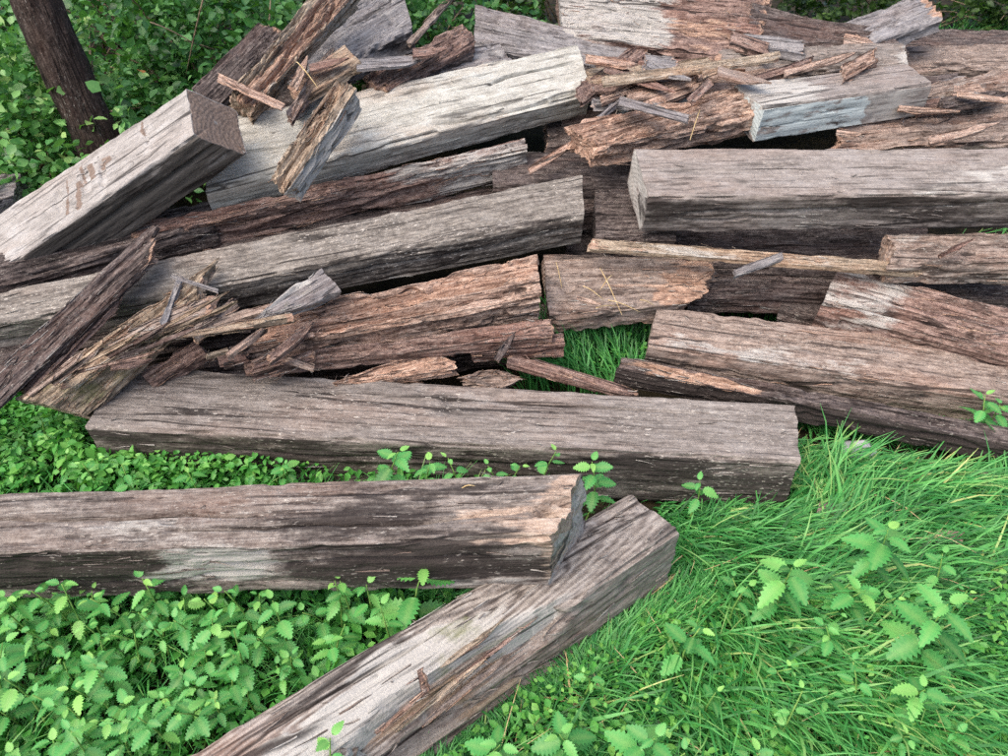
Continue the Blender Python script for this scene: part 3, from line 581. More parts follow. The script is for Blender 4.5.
timber('timber', 'dark timber deep in the gap between the pale timbers and the orange end', 'timber',
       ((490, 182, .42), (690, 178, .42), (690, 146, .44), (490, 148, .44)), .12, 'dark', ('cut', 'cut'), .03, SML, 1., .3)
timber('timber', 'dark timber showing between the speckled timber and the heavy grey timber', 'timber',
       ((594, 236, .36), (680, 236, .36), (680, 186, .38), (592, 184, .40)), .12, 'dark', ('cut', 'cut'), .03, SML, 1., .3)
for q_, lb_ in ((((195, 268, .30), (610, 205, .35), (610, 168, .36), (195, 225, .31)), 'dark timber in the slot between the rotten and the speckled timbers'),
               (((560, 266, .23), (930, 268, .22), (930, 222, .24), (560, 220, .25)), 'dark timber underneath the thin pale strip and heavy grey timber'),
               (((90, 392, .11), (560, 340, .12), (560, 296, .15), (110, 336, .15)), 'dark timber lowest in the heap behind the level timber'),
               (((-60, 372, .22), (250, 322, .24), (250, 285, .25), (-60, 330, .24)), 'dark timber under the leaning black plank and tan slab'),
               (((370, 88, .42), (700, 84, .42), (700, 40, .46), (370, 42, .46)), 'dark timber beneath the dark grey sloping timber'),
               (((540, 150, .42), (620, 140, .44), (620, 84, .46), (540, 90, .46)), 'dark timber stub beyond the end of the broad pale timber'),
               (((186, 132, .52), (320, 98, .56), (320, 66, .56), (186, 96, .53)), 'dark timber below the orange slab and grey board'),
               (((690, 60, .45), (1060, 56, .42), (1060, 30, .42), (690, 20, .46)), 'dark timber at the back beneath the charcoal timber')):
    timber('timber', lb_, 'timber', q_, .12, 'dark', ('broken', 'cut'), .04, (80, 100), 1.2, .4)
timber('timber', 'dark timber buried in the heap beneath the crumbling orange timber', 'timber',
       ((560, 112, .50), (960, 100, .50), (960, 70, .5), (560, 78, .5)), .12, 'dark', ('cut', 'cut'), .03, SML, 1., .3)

# ------------------------------------------------------------------ leaves, nettles, grass
def leaf_mesh(name, teeth, width, mat, fold=.18, droop=.25, tone=.5, n=9):
    """one leaf along +x, length 1, normal +z; teeth along both edges"""
    xs = np.linspace(0, 1, n); pass
    co = []; tn = []; vn_ = []
    for i, x in enumerate(xs):
        zd = -droop * x * x; co.append((x, 0, zd)); tn.append(tone); vn_.append(1.)
    nm = n; edges = []
    for sgn in (1, -1):
        ids = []
        for i in range((n - 1) * 2 + 1):
            x = i / ((n - 1) * 2.); wq = width * 2.5 * x ** .72 * (1 - x) ** 1.12 if 0 < x < 1 else 0
            k = 1.0 if i % 2 == 0 else 1 - teeth * .55
            xx = x + (teeth * .035 if i % 2 == 0 else 0)
            co.append((min(xx, 1), sgn * wq * k, -droop * x * x + fold * wq * .8 * k + (.022 if i % 2 else -.012) * (0 < x < 1))); tn.append(tone); vn_.append(0.); ids.append(len(co) - 1)
        edges.append(ids)
    tris = []
    for sgn, ids in zip((1, -1), edges):
        for i in range(n - 1):
            a, b = i, i + 1; e0, e1, e2 = ids[2 * i], ids[2 * i + 1], ids[2 * i + 2]
            for t in ((a, e1, e0), (a, b, e1), (b, e2, e1)): tris.append(t if sgn < 0 else t[::-1])
    return mesh_np(name, np.array(co), None, np.array(tris), [mat], {'tone': tn, 'vein': vn_})
NLEAF = [leaf_mesh('nettle_leaf', .62, wd, M['nettle'], fo, dr, to) for wd, fo, dr, to in ((.40, .3, .25, .15), (.46, .2, .1, .4), (.40, .4, .4, .55), (.46, .25, .2, .7), (.40, .3, .3, .95))]
def tube(points, radii, mat, name, sides=5):
    pts = np.array(points, float); co = []; q = []
    for i, p in enumerate(pts):
        d = pts[min(i + 1, len(pts) - 1)] - pts[max(i - 1, 0)]; d /= np.linalg.norm(d) + 1e-9
        a = np.cross(d, [0.3, .9, .2]); a /= np.linalg.norm(a); b = np.cross(d, a)
        for k in range(sides):
            an = 2 * math.pi * k / sides; co.append(p + radii[i] * (math.cos(an) * a + math.sin(an) * b))
    for i in range(len(pts) - 1):
        for k in range(sides): q.append((i * sides + k, i * sides + (k + 1) % sides, (i + 1) * sides + (k + 1) % sides, (i + 1) * sides + k))
    nv = len(co); co.append(pts[0]); co.append(pts[-1]); t = []
    for k in range(sides):
        t.append((k, nv, (k + 1) % sides)); t.append(((len(pts) - 1) * sides + k, (len(pts) - 1) * sides + (k + 1) % sides, nv + 1))
    return mesh_np(name, np.array(co), np.array(q), np.array(t), [mat])
def nettle(root, top, size, label, group=None, nodes=4, rnd=None):
    rnd = rnd or random
    root = np.array(root); top = np.array(top); e = bpy.data.objects.new('nettle_plant', None); e.empty_display_size = .05
    e.location = root; link(e); tag(e, label, 'plant', group)
    H_ = top - root; bend = np.array([rnd.uniform(-.03, .03), rnd.uniform(-.03, .03), 0])
    path = [H_ * t + bend * math.sin(t * math.pi) for t in np.linspace(0, 1, 6)]
    link(bpy.data.objects.new('stem', tube(path, [.0028, .0026, .0024, .002, .0017, .0012], M['stem'], 'stem')), e)
    a0 = rnd.uniform(0, 6.28)
    for k in range(nodes):
        t = 1 - .62 * (k / nodes) ** 1.2
        p = H_ * t + bend * math.sin(t * math.pi)
        sz = size * (.38 + .62 * min(1, (k + .4) / 2.0)) * rnd.uniform(.85, 1.15)
        for j in (0, 1):
            an = a0 + k * math.pi / 2 + j * math.pi + rnd.uniform(-.3, .3)
            pit = rnd.uniform(-.25, .2) - (.35 if k == 0 else .05) + .05 * k
            o = bpy.data.objects.new('leaf', NLEAF[min(4, max(0, int(rnd.gauss(2.2 - .35 * k + (1.0 if k == 0 else 0), 1.0))))])
            o.location = Vector(p) + Vector((math.cos(an), math.sin(an), 0)) * .006
            o.rotation_euler = (rnd.uniform(-.35, .35), pit, an); o.scale = (sz, sz * rnd.uniform(.9, 1.2), sz); link(o, e)
def inside(p, poly):
    x, y = p[:, 0], p[:, 1]; r = np.zeros(len(p), bool); n_ = len(poly)
    for i in range(n_):
        x1, y1 = poly[i]; x2, y2 = poly[(i + 1) % n_]
        c = ((y1 > y) != (y2 > y)) & (x < (x2 - x1) * (y - y1) / (y2 - y1 + 1e-12) + x1); r ^= c
    return r
def gpoly(pix): return [tuple(at(x, y, 0)[:2]) for x, y in pix]
def grow(poly, k):
    c = np.mean(poly, 0); return [tuple(c + (np.array(p) - c) * k) for p in poly]
FOOT2 = [grow(f, .97) for f in FOOT]
def fdist(p):
    dm = np.full(len(p), 9.)
    for f in FOOT:
        for i in range(4):
            a, b = np.array(f[i]), np.array(f[(i + 1) % 4]); ab = b - a; t = np.clip(((p - a) @ ab) / (ab @ ab), 0, 1); dm = np.minimum(dm, np.linalg.norm(p - a - t[:, None] * ab, axis=1))
    return dm
def blocked(p):
    m = np.zeros(len(p), bool)
    for f in FOOT2: m |= inside(p, f)
    return m
def scatter(poly, n_, seed):
    r = np.random.default_rng(seed); P_ = np.array(poly); lo, hi = P_.min(0), P_.max(0); out = np.zeros((0, 2))
    while len(out) < n_:
        c = r.uniform(lo, hi, (n_ * 2, 2)); c = c[inside(c, poly)]; c = c[~blocked(c)]
        if len(c) == 0: break
        out = np.vstack([out, c])
    return out[:n_]
def grass(name, pts, lmin, lmax, wid, seed, el=(1.0, 1.5), bend=(1.0, 2.0), tone=(.2, .8), swirl=1.3, base_dir=0., mat='grass', seg=5, near=True):
    r = np.random.default_rng(seed); N_ = len(pts)
    fld = fbm(np.c_[pts * 2.6, np.zeros(N_)], seed, 2); ang = base_dir + (fld - .5) * 2 * math.pi * swirl + r.normal(0, .55, N_)
    cl = vn(np.c_[pts * 5, np.zeros(N_)], seed + 4)
    Ln = r.uniform(lmin, lmax, N_) * (.6 + .8 * cl); near_ = np.clip(.42 + fdist(pts) / .2, 0, 1) if near else 1.; Ln = Ln * near_; e0 = r.uniform(*el, N_); bd = r.uniform(*bend, N_); wd = wid * r.uniform(.45, 1.0, N_) * (1 + .9 * (r.random(N_) < .25))
    dx, dy = np.cos(ang), np.sin(ang); px, py, pz = pts[:, 0].copy(), pts[:, 1].copy(), np.full(N_, -.01)
    V = []; T = []; base_t = np.clip(r.uniform(tone[0], tone[1], N_) + (cl - .5) * .3, 0, 1) + (r.random(N_) < .02) * .4
    curl = r.normal(0, .35, N_)
    for k in range(seg):
        t = k / (seg - 1); wk = wd * (1 - t ** 1.8) * (.75 + .5 * t) + .0003
        a2 = ang + curl * t; sx, sy = -np.sin(a2), np.cos(a2); roll = .35 * np.sin(seed + ang * 3)
        V += [np.stack([px + sx * wk, py + sy * wk, pz + wk * roll], 1), np.stack([px - sx * wk, py - sy * wk, pz - wk * roll], 1)]
        T += [base_t - .18 + .25 * t] * 2
        ee = e0 - bd * t; st = Ln / (seg - 1)
        px = px + np.cos(a2) * np.cos(ee) * st; py = py + np.sin(a2) * np.cos(ee) * st; pz = np.maximum(pz + np.sin(ee) * st, .006 + .02 * (cl + t * .3))
    V = np.stack(V, 1); co = V.reshape(-1, 3); T = np.stack(T, 1).ravel(); b = np.arange(N_)[:, None] * seg * 2
    q = np.concatenate([np.stack([b[:, 0] + 2 * k, b[:, 0] + 2 * k + 1, b[:, 0] + 2 * k + 3, b[:, 0] + 2 * k + 2], 1) for k in range(seg - 1)])
    return mesh_np(name, co, q, None, [M[mat]], {'tone': T, 'vein': np.zeros(len(T))})
def leaf_cloud(name, pos, size, nrm_up, seed, mat, tone, wid=.32, flat=.6):
    """many small simple leaves: 6 vertices, 4 triangles each"""
    r = np.random.default_rng(seed); N_ = len(pos)
    d = r.normal(size=(N_, 3)); d[:, 2] = d[:, 2] * .45 - .15; d /= np.linalg.norm(d, axis=1)[:, None]
    up = r.normal(size=(N_, 3)) * flat + nrm_up; n3 = up - d * (up * d).sum(1)[:, None]; n3 /= np.linalg.norm(n3, axis=1)[:, None] + 1e-9
    s_ = np.cross(n3, d); L = (size * r.uniform(.6, 1.35, N_))[:, None]; Wd = L * wid * r.uniform(.8, 1.25, N_)[:, None]
    c = [pos, pos + d * L * .38 + s_ * Wd + n3 * L * .06, pos + d * L * .72 + s_ * Wd * .72 + n3 * L * .02, pos + d * L - n3 * L * .12,
         pos + d * L * .72 - s_ * Wd * .72 + n3 * L * .02, pos + d * L * .38 - s_ * Wd + n3 * L * .06, pos + d * L * .5 - n3 * L * .04]
    co = np.stack(c, 1).reshape(-1, 3); b = np.arange(N_) * 7
    tr = np.concatenate([np.stack([b + 6, b + i, b + (i + 1) % 6], 1) for i in range(6)])
    tn = np.repeat(np.clip(tone, 0, 1), 7); ve = np.tile([.5, 0, 0, 0, 0, 0, .6], N_)
    return mesh_np(name, co, None, tr, [M[mat]], {'tone': tn, 'vein': ve})

# grass: a broad thin sward, then thick matted patches
whole = [(-3, .35), (3, .35), (3, 1.75), (1.2, 1.7), (-3, 1.7)]
RIGHT = gpoly([(640, 470), (805, 425), (1150, 400), (1250, 800), (420, 830), (560, 690), (690, 620)])
LEFT = gpoly([(-200, 400), (110, 395), (95, 470), (480, 480), (590, 600), (440, 640), (180, 790), (-250, 830)])
GAP = gpoly([(540, 345), (650, 320), (650, 375), (625, 400), (520, 400)])
GAP2 = gpoly([(700, 280), (780, 275), (800, 325), (700, 318)])
GAP3 = gpoly([(930, 255), (1080, 255), (1080, 320), (930, 300)])
EDGE = gpoly([(880, 40), (1150, 35), (1150, 62), (880, 66)])
gr = []
gr.append(tag(link(bpy.data.objects.new('grass', grass('grass', scatter(RIGHT, 16000, 1), .09, .25, .0034, 21, (.7, 1.4), (1.0, 2.2), (.02, .75), 1.0, -.7))), 'long matted green grass bent over beside the timbers', 'grass', kind='stuff'))
tag(link(bpy.data.objects.new('grass', grass('grass', scatter(LEFT, 5500, 2), .08, .2, .0022, 22, (.9, 1.4), (1.0, 2.0), (.25, .75), 1.4, .5))), 'thin grass mixed into the nettles in front of the blackened timber', 'grass', kind='stuff')
tag(link(bpy.data.objects.new('grass', grass('grass', scatter(whole, 12000, 3), .05, .12, .0022, 23, (.9, 1.4), (.8, 2.0), (.1, .5), 1.4, .5))), 'short undergrowth grass on the bare ground around the timbers', 'grass', kind='stuff')
for pl, n_, lb in ((GAP, 900, 'tuft of dark grass in the hollow behind the level timber'), (GAP2, 350, 'fine grass growing in the gap beside the shredded orange end'), (GAP3, 400, 'grass sprouting in the shade under the heavy grey timber'), (EDGE, 2500, 'bright grass verge at the foot of the hedge')):
    tag(link(bpy.data.objects.new('grass', grass('grass', scatter(pl, n_, n_), .12, .28, .0028, n_ + 5, (1.1, 1.5), (.8, 1.8), (.2, .7), 1.2, 1.0))), lb, 'grass', kind='stuff')
strip = gpoly([(690, 500), (720, 600), (660, 645), (465, 770), (420, 800), (250, 800)]); strip2 = gpoly([(790, 405), (1150, 455), (1150, 500), (790, 440)])
for pl, n_, lb in ((strip, 3200, 'short grass along the foot of the diagonal timber'), (strip2, 2600, 'short grass along the foot of the dark split plank')):
    tag(link(bpy.data.objects.new('grass', grass('grass', scatter(pl, n_, n_), .05, .11, .0026, n_ + 9, (.6, 1.3), (.8, 2.0), (.0, .5), 1.5, -.7, near=False))), lb, 'grass', kind='stuff')
tag(link(bpy.data.objects.new('dry_grass', grass('dry_grass', scatter(RIGHT, 700, 91), .08, .22, .0016, 93, (.3, .9), (.4, 1.2), (.2, .8), 1.6, .3, mat='straw'))), 'dry straw coloured stalks lying through the green grass', 'dry grass', kind='stuff')
# small leaved ground cover
def cover(poly, n_, seed, hmax, size, label, tone=(.2, .8)):
    p = scatter(poly, n_, seed); r = np.random.default_rng(seed)
    dn = fbm(np.c_[p * 9, np.zeros(len(p))], seed + 8, 2); p = p[dn + r.normal(0, .08, len(p)) > .42]
    hm = hmax * (.35 + .9 * fbm(np.c_[p * 6, np.zeros(len(p))], seed, 2)); z = hm * r.random(len(p)) ** .6
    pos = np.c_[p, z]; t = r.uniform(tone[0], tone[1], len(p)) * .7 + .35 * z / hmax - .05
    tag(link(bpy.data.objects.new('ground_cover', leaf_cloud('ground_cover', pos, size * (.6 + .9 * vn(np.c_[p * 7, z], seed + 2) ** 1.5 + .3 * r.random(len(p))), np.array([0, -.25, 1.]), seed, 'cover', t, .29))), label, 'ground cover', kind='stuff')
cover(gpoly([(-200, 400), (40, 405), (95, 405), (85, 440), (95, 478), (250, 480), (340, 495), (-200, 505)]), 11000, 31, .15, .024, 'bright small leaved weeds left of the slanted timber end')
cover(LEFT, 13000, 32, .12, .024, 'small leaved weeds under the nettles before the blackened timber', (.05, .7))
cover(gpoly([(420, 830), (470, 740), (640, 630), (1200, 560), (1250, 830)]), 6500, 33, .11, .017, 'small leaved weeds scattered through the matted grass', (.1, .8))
cover(GAP, 350, 34, .12, .02, 'sprig of small leaves in the hollow behind the level timber', (.3, .9))
# nettles
rn = random.Random(5); rs0 = random.Random(15)
pn = scatter(gpoly([(-150, 590), (30, 612), (200, 640), (420, 655), (300, 700), (180, 770), (100, 830), (-200, 830)]), 700, 41)
kept = []
for p in pn:
    if all(np.hypot(*(p - k)) > .038 for k in kept): kept.append(p)
for p in kept[:240]:
    h_ = rn.uniform(.10, .24) + max(0, p[1] - .82) * .6; h_ = min(h_, .26 if p[1] < .98 else .16)
    nettle((p[0], p[1], 0), (p[0] + rn.uniform(-.03, .03), p[1] + rn.uniform(-.03, .03), h_), rn.uniform(.03, .056), 'leafy nettle in the dense bed of nettles before the blackened timber', 'nettles in the bed before the blackened timber', rn.choice((3, 4, 4, 5)), rn)
NS = [  # top pixel, height, size, label
    (424, 566, .30, .08, 'single nettle sprig standing before the blackened timber where it crosses the diagonal one', 3),
    (398, 452, .28, .052, 'nettle sprig behind the blackened timber, tallest of those against the level timber', 4),
    (430, 462, .25, .05, 'bushy nettle with spread leaves between the blackened and level timbers', 4),
    (448, 458, .25, .04, 'thin bent nettle beside the bushy one between the two long timbers', 3),
    (488, 466, .25, .034, 'small nettle tip peeping over the blackened timber midway', 3),
    (520, 466, .25, .034, 'small nettle tip with two upright leaves peeping over the blackened timber', 3),
    (556, 452, .28, .042, 'slender nettle sprig with pale tip near the torn end', 3),
    (592, 462, .27, .05, 'dense nettle growing just beyond the torn end of the blackened timber', 5),
    (700, 482, .17, .045, 'young nettle against the right end of the level timber', 3),
    (888, 530, .30, .066, 'tall bluish nettle standing alone in the matted grass', 5),
    (792, 568, .27, .066, 'bluish nettle with broad toothed leaves in the matted grass', 4),
    (948, 604, .28, .07, 'broad nettle with overlapping bluish leaves in the matted grass', 5),
    (866, 590, .2, .05, 'low nettle hidden between the taller ones in the grass', 4),
    (700, 628, .2, .05, 'small nettle at the edge of the flattened grass', 3),
    (826, 626, .18, .045, 'small nettle with drooping leaves among long grass blades', 3),
    (925, 690, .2, .05, 'nettle with upright pale stalk low in the grass', 4),
    (560, 735, .2, .055, 'nettle rising beside the foot of the diagonal timber', 4),
    (655, 738, .2, .06, 'dark leaved nettle low in the short weeds', 4),
    (500, 745, .2, .05, 'nettle close under the torn side of the diagonal timber', 4),
    (330, 738, .31, .045, 'bright nettle tip sprouting before the diagonal timber', 3),
    (985, 395, .22, .05, 'nettle beside the far end of the dark split plank', 4),
    (1000, 405, .18, .05, 'second nettle crowding the far end of the dark split plank', 4),
    (425, 700, .0, 0, '', 0)]
for x, y, h_, sz, lb, nd in NS:
    if not nd: continue
    sz *= 1.16; nd += 1 if sz > .055 else 0
    tp = at(x, y, h_); nettle((tp[0] + rn.uniform(-.02, .02), tp[1] + rn.uniform(-.02, .03), 0), tp, sz, lb, None, nd, rn)
for i in range(46):
    x = rn.uniform(-30, 300); y = rn.uniform(415, 476)
    if x > 75 and y < 455 + (x - 80) * .03: continue
    tp = at(x, y, .12); nettle((tp[0], tp[1], 0), (tp[0], tp[1], rn.uniform(.1, .17)), rn.uniform(.03, .045), 'young nettle among the bright weeds by the slanted timber end', 'young nettles by the slanted timber end', 3, rn)

# ------------------------------------------------------------------ shrubs, trunk, hedge
def shrub(c, rad, n_, label, mat, seed, size=.043, stems=7, group=None, tone=(.0, 1.), low=.15):
    r = np.random.default_rng(seed); c = np.array(c, float); rad = np.array(rad, float)
    e = bpy.data.objects.new('shrub', None); e.location = (c[0], c[1], 0); link(e); tag(e, label, 'shrub', group)
    # twigs first; leaves hang along them
    nt_ = n_ // 14; d = r.normal(size=(nt_, 3)); d /= np.linalg.norm(d, axis=1)[:, None]; d[:, 2] = np.abs(d[:, 2]) * 1.0 - low
    rr = r.uniform(.55, 1.05, nt_) * (.72 + .5 * fbm(d * 2.4, seed, 2))
    tip = d * rr[:, None] * rad
    dirn = d * .6 + r.normal(size=(nt_, 3)) * .5; dirn /= np.linalg.norm(dirn, axis=1)[:, None]
    k = r.random((nt_, 14)); pos = tip[:, None, :] - dirn[:, None, :] * (k * .22)[..., None] + r.normal(size=(nt_, 14, 3)) * .022
    pos = pos.reshape(-1, 3); tw = np.repeat(r.random(nt_), 14)
    tn = tone[0] + (tone[1] - tone[0]) * np.clip(.45 * tw + .45 * r.random(len(pos)) ** 1.5 + (r.random(len(pos)) < .05) * .4, 0, 1)
    pos[:, 2] += c[2]; ok = pos[:, 2] > .03; pos = pos[ok]; tn = tn[ok]
    link(bpy.data.objects.new('crown', leaf_cloud('crown', pos, size, np.array([0, -.35, .9]), seed, mat, tn, .34, .75)), e)
    for i in range(stems * 2):
        j = r.integers(nt_); tp = tip[j] * r.uniform(.95, 1.12) + [0, 0, c[2]]; b0 = np.array([r.uniform(-.2, .2), r.uniform(-.2, .2), 0])
        mid = (tp + b0) / 2 + [r.uniform(-.15, .15), r.uniform(-.15, .15), .1]
        link(bpy.data.objects.new('stem', tube([b0, (b0 + mid) / 2, mid, (mid + tp) / 2 + [0, 0, .03], tp], [.009, .008, .006, .0045, .003], M['twig'], 'stem')), e)
    return e
shrub((-2.05, 3.15, .25), (.75, .55, .75), 6800, 'leafy bramble mound left of the leaning trunk', 'bush', 51, stems=10)
shrub((-1.35, 3.75, .30), (.75, .55, .78), 6800, 'dense glossy shrub between the leaning trunk and the orange slab', 'bush', 52, stems=10)
shrub((-2.9, 3.9, .4), (.9, .7, 1.0), 5200, 'tall shrub spreading behind the bramble mound', 'bush', 53, stems=9)
shrub((-.45, 4.2, .3), (.75, .5, .85), 4200, 'bright green shrub showing behind the fibrous log', 'bush', 54, stems=8)
shrub((-1.9, 4.6, .5), (1.0, .6, 1.3), 4500, 'dark shrub rising at the back of the leafy thicket', 'bush', 55, stems=8, tone=(0, .7))
for i, x in enumerate(np.arange(-5.2, 7, 1.15)):
    shrub((x, 5.75 + .2 * math.sin(i * 2.1), .5), (.9, .65, 1.6), 5000, 'dark evergreen hedge shrub in the row behind the pile', 'hedge', 60 + i, .05, 5, 'hedge row behind the pile', low=.4)
# the leaning trunk
b0 = at(142, 236, 0.0); t0 = at(42, 0, .92)
ax = (t0 - b0); tr = bpy.data.objects.new('tree', None); tr.location = b0; link(tr); tag(tr, 'dark barked leaning tree trunk beside the bleached timber', 'tree')
def trunk(name, p0, p1, r0, r1, parent, K=48, Mn=110, seed=3, bulge=.02):
    p0 = np.array(p0); p1 = np.array(p1); L = np.linalg.norm(p1 - p0); ex = (p1 - p0) / L; ey = np.cross([0, 1, 0], ex); ey /= np.linalg.norm(ey); ez = np.cross(ex, ey)
    u = np.linspace(0, 1, Mn); th = np.arange(K) / K * 2 * math.pi; U, T = np.meshgrid(u, th, indexing='ij'); U, T = U.ravel(), T.ravel()
    rad = r0 + (r1 - r0) * U + .35 * r0 * np.exp(-U * L / .12); P = np.stack([U * L, np.cos(T) * rad, np.sin(T) * rad], 1)
    rad = rad * (1 + .25 * (fbm(P * [2, 5, 5], seed, 3) - .5)) + .022 * r0 / .1 * (fbm(P * [7, 30, 30], seed + 2, 3) - .5) + .008 * (vn(P * [28, 60, 60], seed + 3) - .5)
    wob = bulge * np.sin(U * 5 + seed)
    co = np.stack([U * L, np.cos(T) * rad + wob, np.sin(T) * rad], 1)
    i = np.arange(Mn * K).reshape(Mn, K); a = i[:-1]; b = i[1:]; q = np.stack([a, np.roll(a, -1, 1), np.roll(b, -1, 1), b], -1).reshape(-1, 4)
    z = {k: np.zeros(len(co)) for k in ('pale', 'stain_shade', 'raw', 'moss', 'paint', 'end')}; z['moss'] += .15
    o = bpy.data.objects.new(name, mesh_np(name, co, q, None, [M['bark']], z))
    Rm = np.eye(4); Rm[:3, 0] = ex; Rm[:3, 1] = ey; Rm[:3, 2] = ez; Rm[:3, 3] = p0; link(o, parent); o.matrix_local = Matrix(Rm.tolist()); return o
topz = ax * 2.4
trunk('trunk', -ax / np.linalg.norm(ax) * .08, topz, .098, .075, tr)
r_ = np.random.default_rng(9); tips = []
for k in range(6):
    s0 = ax * (1.5 + .17 * k); an = k * 2.2 + .4; v = np.array([math.cos(an), math.sin(an) * .8, .75 + .1 * k]) * (1.0 - .08 * k)
    trunk('limb', s0, s0 + v, .035, .014, tr, 16, 30, 20 + k, .02); tips += [s0 + v * f for f in np.linspace(.4, 1.15, 30)]
tips = np.array(tips); cp = tips[r_.integers(len(tips), size=900)] + r_.normal(size=(900, 3)) * .2
link(bpy.data.objects.new('crown', leaf_cloud('crown', cp, .05, np.array([0, 0, 1.]), 77, 'bush', r_.random(900))), tr)

# ------------------------------------------------------------------ small things lying about
def bits(name, pix, z0, z1, rad, mat, label, cat, group=None):
    a = at(pix[0], pix[1], z0); b = at(pix[2], pix[3], z1); m = (a + b) / 2 + [0, 0, .006]
    o = bpy.data.objects.new(name, tube([np.zeros(3), (m - a) * .5 + [0, 0, .002], m - a, (m - a) + (b - m) * .6, b - a], [rad, rad, rad * .95, rad * .8, rad * .5], M[mat], name)); o.location = a
    link(o); tag(o, label, cat, group)
for k, px in enumerate([(600, 268, 622, 315), (608, 300, 640, 312), (596, 308, 618, 306), (612, 275, 600, 290), (556, 262, 562, 288), (640, 300, 655, 306), (583, 286, 604, 300)]):
    bits('straw_stalk', px, .30, .27, .0016, 'straw', 'thin dry straw stalk on the flat brown timber', 'straw', 'straw on the flat brown timber')
bits('straw_stalk', (297, 62, 318, 88), .78, .73, .0022, 'straw', 'single straw stalk caught between the grey slab and the tan board', 'straw')
bits('straw_stalk', (462, 488, 476, 486), .425, .425, .0016, 'straw', 'curl of straw lying on the blackened timber', 'straw')
bits('straw_stalk', (700, 110, 690, 140), .66, .64, .002, 'straw', 'straw stalk lying on the crumbling orange timber', 'straw')
bits('twig', (205, -8, 186, 75), .95, .55, .003, 'twig', 'pale twig rising through the shrub leaves behind the bleached timber', 'twig')
bits('twig', (150, 22, 196, 44), .8, .7, .003, 'twig', 'thin twig crossing the glossy shrub', 'twig')
bits('twig', (28, 92, 38, 140), .55, .4, .003, 'twig', 'thin bare twig in the bramble mound', 'twig')
def blob(name, px, z, dim, mat, label, cat, seed):
    th = np.linspace(0, math.pi, 14); ph = np.arange(20) / 20 * 2 * math.pi; T, P_ = np.meshgrid(th, ph, indexing='ij'); d = np.stack([np.sin(T) * np.cos(P_), np.sin(T) * np.sin(P_), np.cos(T)], -1).reshape(-1, 3)
    d = np.sign(d) * np.abs(d) ** .75; d = d * (.7 + .6 * fbm(d * 2.2, seed, 2))[:, None] * dim
    i = np.arange(280).reshape(14, 20); a = i[:-1]; b = i[1:]; q = np.stack([a, np.roll(a, -1, 1), np.roll(b, -1, 1), b], -1).reshape(-1, 4)
    o = bpy.data.objects.new(name, mesh_np(name, d, q, None, [M[mat]])); o.location = at(px[0], px[1], z); link(o); tag(o, label, cat)
blob('stone', (858, 452), .05, np.array([.05, .035, .03]), 'stone', 'pale grey stone half hidden in grass beside the dark split plank', 'stone', 4)
for (x, y, z, r0, lb) in ((832, 507, .07, .3, 'brown wood chip lying in the matted grass below the stone'), (948, 535, .05, 1.2, 'brown wood chip in bare soil among the grass'), (985, 475, .06, .2, 'reddish wood chip near the dark split plank')):
    timber('wood_chip', lb, 'chip', ((x - 16, y + 6, z), (x + 16, y + 9, z + .005), (x + 18, y - 4, z + .01), (x - 14, y - 7, z + .008)), .012, 'brown', ('broken', 'broken'), .01, (24, 20), .4, .3, .003, .004)
p = at(143, 73, .62); o = bpy.data.objects.new('dead_leaf', leaf_mesh('dead_leaf', .1, .4, M['dead'], .3, .3)); o.location = p; o.scale = (.055,) * 3; o.rotation_euler = (.4, -.2, 2.2); link(o); tag(o, 'orange brown dead leaf caught in the shrub beside the trunk', 'leaf')
for i in range(34):
    x = rs0.uniform(560, 1030); y = rs0.uniform(560, 770)
    if y < 640 and x < 700: continue
    tp = at(x, y, .12); nettle((tp[0], tp[1], 0), (tp[0] + rs0.uniform(-.02, .02), tp[1], rs0.uniform(.1, .2)), rs0.uniform(.03, .05), 'small weed with toothed leaves growing up through the matted grass', 'small toothed weeds in the matted grass', rs0.choice((2, 3, 3)), rs0)
# small splinters lodged all over the heap
rs = random.Random(11); CW = dict(tan='tan', brown='brown', rot='reddish brown', orange='orange', dark='dark', grey='grey')
for i, (x, y, z) in enumerate([(170, 300, .40), (245, 340, .36), (262, 356, .30), (215, 352, .32), (195, 282, .43), (130, 362, .30), (65, 368, .30), (300, 362, .28), (505, 345, .26), (590, 300, .31), 
                               (610, 105, .62), (640, 78, .66), (670, 70, .67), (720, 66, .68), (745, 76, .68), (655, 108, .67), (700, 90, .68), (820, 62, .66), (850, 132, .55), (930, 108, .56), (965, 130, .54), (985, 96, .58), (300, 70, .74), (330, 62, .74), (250, 90, .73), (390, 60, .72), (430, 50, .73), (560, 150, .5), (760, 262, .36), (960, 246, .42), (612, 60, .67)]):
    ln = rs.uniform(14, 42); an = rs.gauss(-.25 if x < 640 else -.05, .45); wx = rs.uniform(2.2, 5.5); ca, sa = math.cos(an), math.sin(an)
    P_ = [(x + ca * ln * a - sa * wx * b, y + sa * ln * a + ca * wx * b, z + rs.uniform(0, .02)) for a, b in ((-1, 1), (1, 1), (1, -1), (-1, -1))]
    mt_ = rs.choice(('tan', 'brown', 'rot', 'orange', 'dark', 'grey')); plc = 'beside the leaning black plank and tan slab' if x < 320 and y > 240 else 'near the leaning orange slab and fibrous log' if x < 450 and y < 140 else 'on the rotten and speckled timbers' if x < 450 else 'near the shredded end and thin pale strip' if y > 240 else 'by the crumbling orange and painted timbers' if x < 880 else 'behind the heavy grey timber'
    timber('wood_splinter', 'small loose %s splinter lodged %s' % (CW[mt_], plc), 'splinter', P_, rs.uniform(.012, .025), mt_, (rs.choice(('cut', 'broken')), 'broken'), .02, (28, 36), 1.2, .5, .004, .006,
           taper=(0, rs.choice((0, .6, .3))), seed=300 + i, group='small loose %s splinters %s' % (CW[mt_], plc), fray=4)
ci = 0
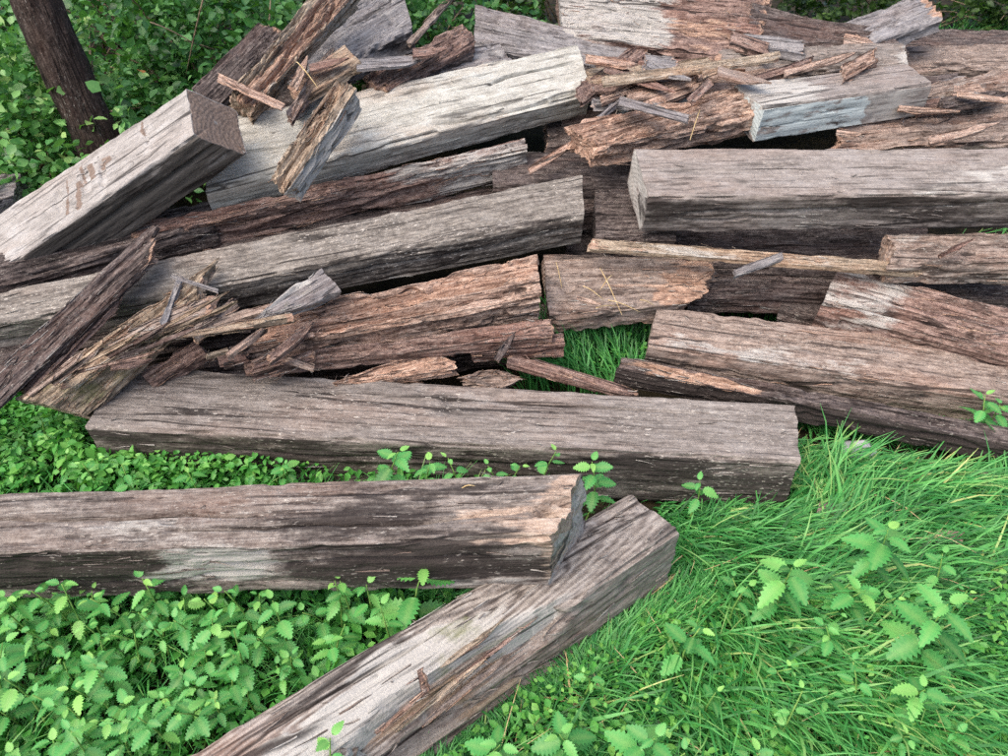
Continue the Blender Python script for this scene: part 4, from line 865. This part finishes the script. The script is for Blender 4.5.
for (x0, x1, y0, y1, zf, n_) in ((600, 750, 60, 106, .645, 14), (880, 1008, 76, 138, .56, 13), (385, 440, 50, 72, .68, 2), (270, 330, 66, 92, .70, 2), (120, 300, 300, 365, .37, 7), (690, 900, 40, 72, .67, 7)):
    for k in range(n_):
        x = rs.uniform(x0, x1); y = rs.uniform(y0, y1); ln = rs.uniform(18, 46); an = rs.gauss({600: -.1, 880: -.2, 385: -.5, 270: -.85, 120: -.5, 690: -.1}[x0], .25); wx = rs.uniform(4, 9); ca, sa = math.cos(an), math.sin(an); z = zf + rs.uniform(-.05, .03) - (.0012 * (y - y0))
        P_ = [(x + ca * ln * a - sa * wx * b, y + sa * ln * a + ca * wx * b, z + rs.uniform(0, .015)) for a, b in ((-1, 1), (1, 1), (1, -1), (-1, -1))]
        mt_ = rs.choice(('tan', 'brown', 'rot', 'orange', 'dark', 'grey', 'brown', 'rot')); plc = {600: 'in the rubble under the long pale stick', 880: 'in the ridge behind the heavy grey timber', 385: 'around the fibrous log and dark grey timber', 270: 'between the orange slab and grey board', 120: 'among the splinters on the tan slab', 690: 'beside the charcoal and speckled timbers'}[x0]
        timber('wood_chunk', 'broken fibrous %s chunk of wood %s' % (CW[mt_], plc), 'chunk', P_, rs.uniform(.025, .05), mt_, (rs.choice(('cut', 'broken')), 'shred'), .035, (44, 50), 1.5, .6, .006, .012,
               taper=(0, rs.choice((0, .4, 0))), seed=500 + ci, group='broken %s chunks %s' % (CW[mt_], plc), fray=14); ci += 1
for k in range(11):
    x0 = 8 + 13 * k + rs.uniform(-8, 8); y0 = 402 - 6 * k + rs.uniform(-10, 6); le = rs.uniform(70, 140); an = -.72 + .035 * k + rs.gauss(0, .1); ca, sa = math.cos(an), math.sin(an); wx = rs.uniform(2.0, 4.2); z0 = .27 + .012 * k
    P_ = [(x0 + ca * le * a - sa * wx * b, y0 + sa * le * a + ca * wx * b, z0 + (.0016 * le) * a + .012) for a, b in ((0, 1), (1, 1), (1, -1), (0, -1))]
    mt_ = rs.choice(('tan', 'brown', 'tan', 'rot', 'dark'))
    timber('wood_splinter', 'thin long %s sliver in the sheaf between the black plank and mossy slab' % CW[mt_], 'splinter', P_, rs.uniform(.012, .02), mt_, ('broken', 'shred'), .03, (32, 80), 1.2, .5, .004, .006, taper=(0, rs.choice((.3, .6))), seed=700 + k, group='thin %s slivers by the black plank' % CW[mt_], fray=8)
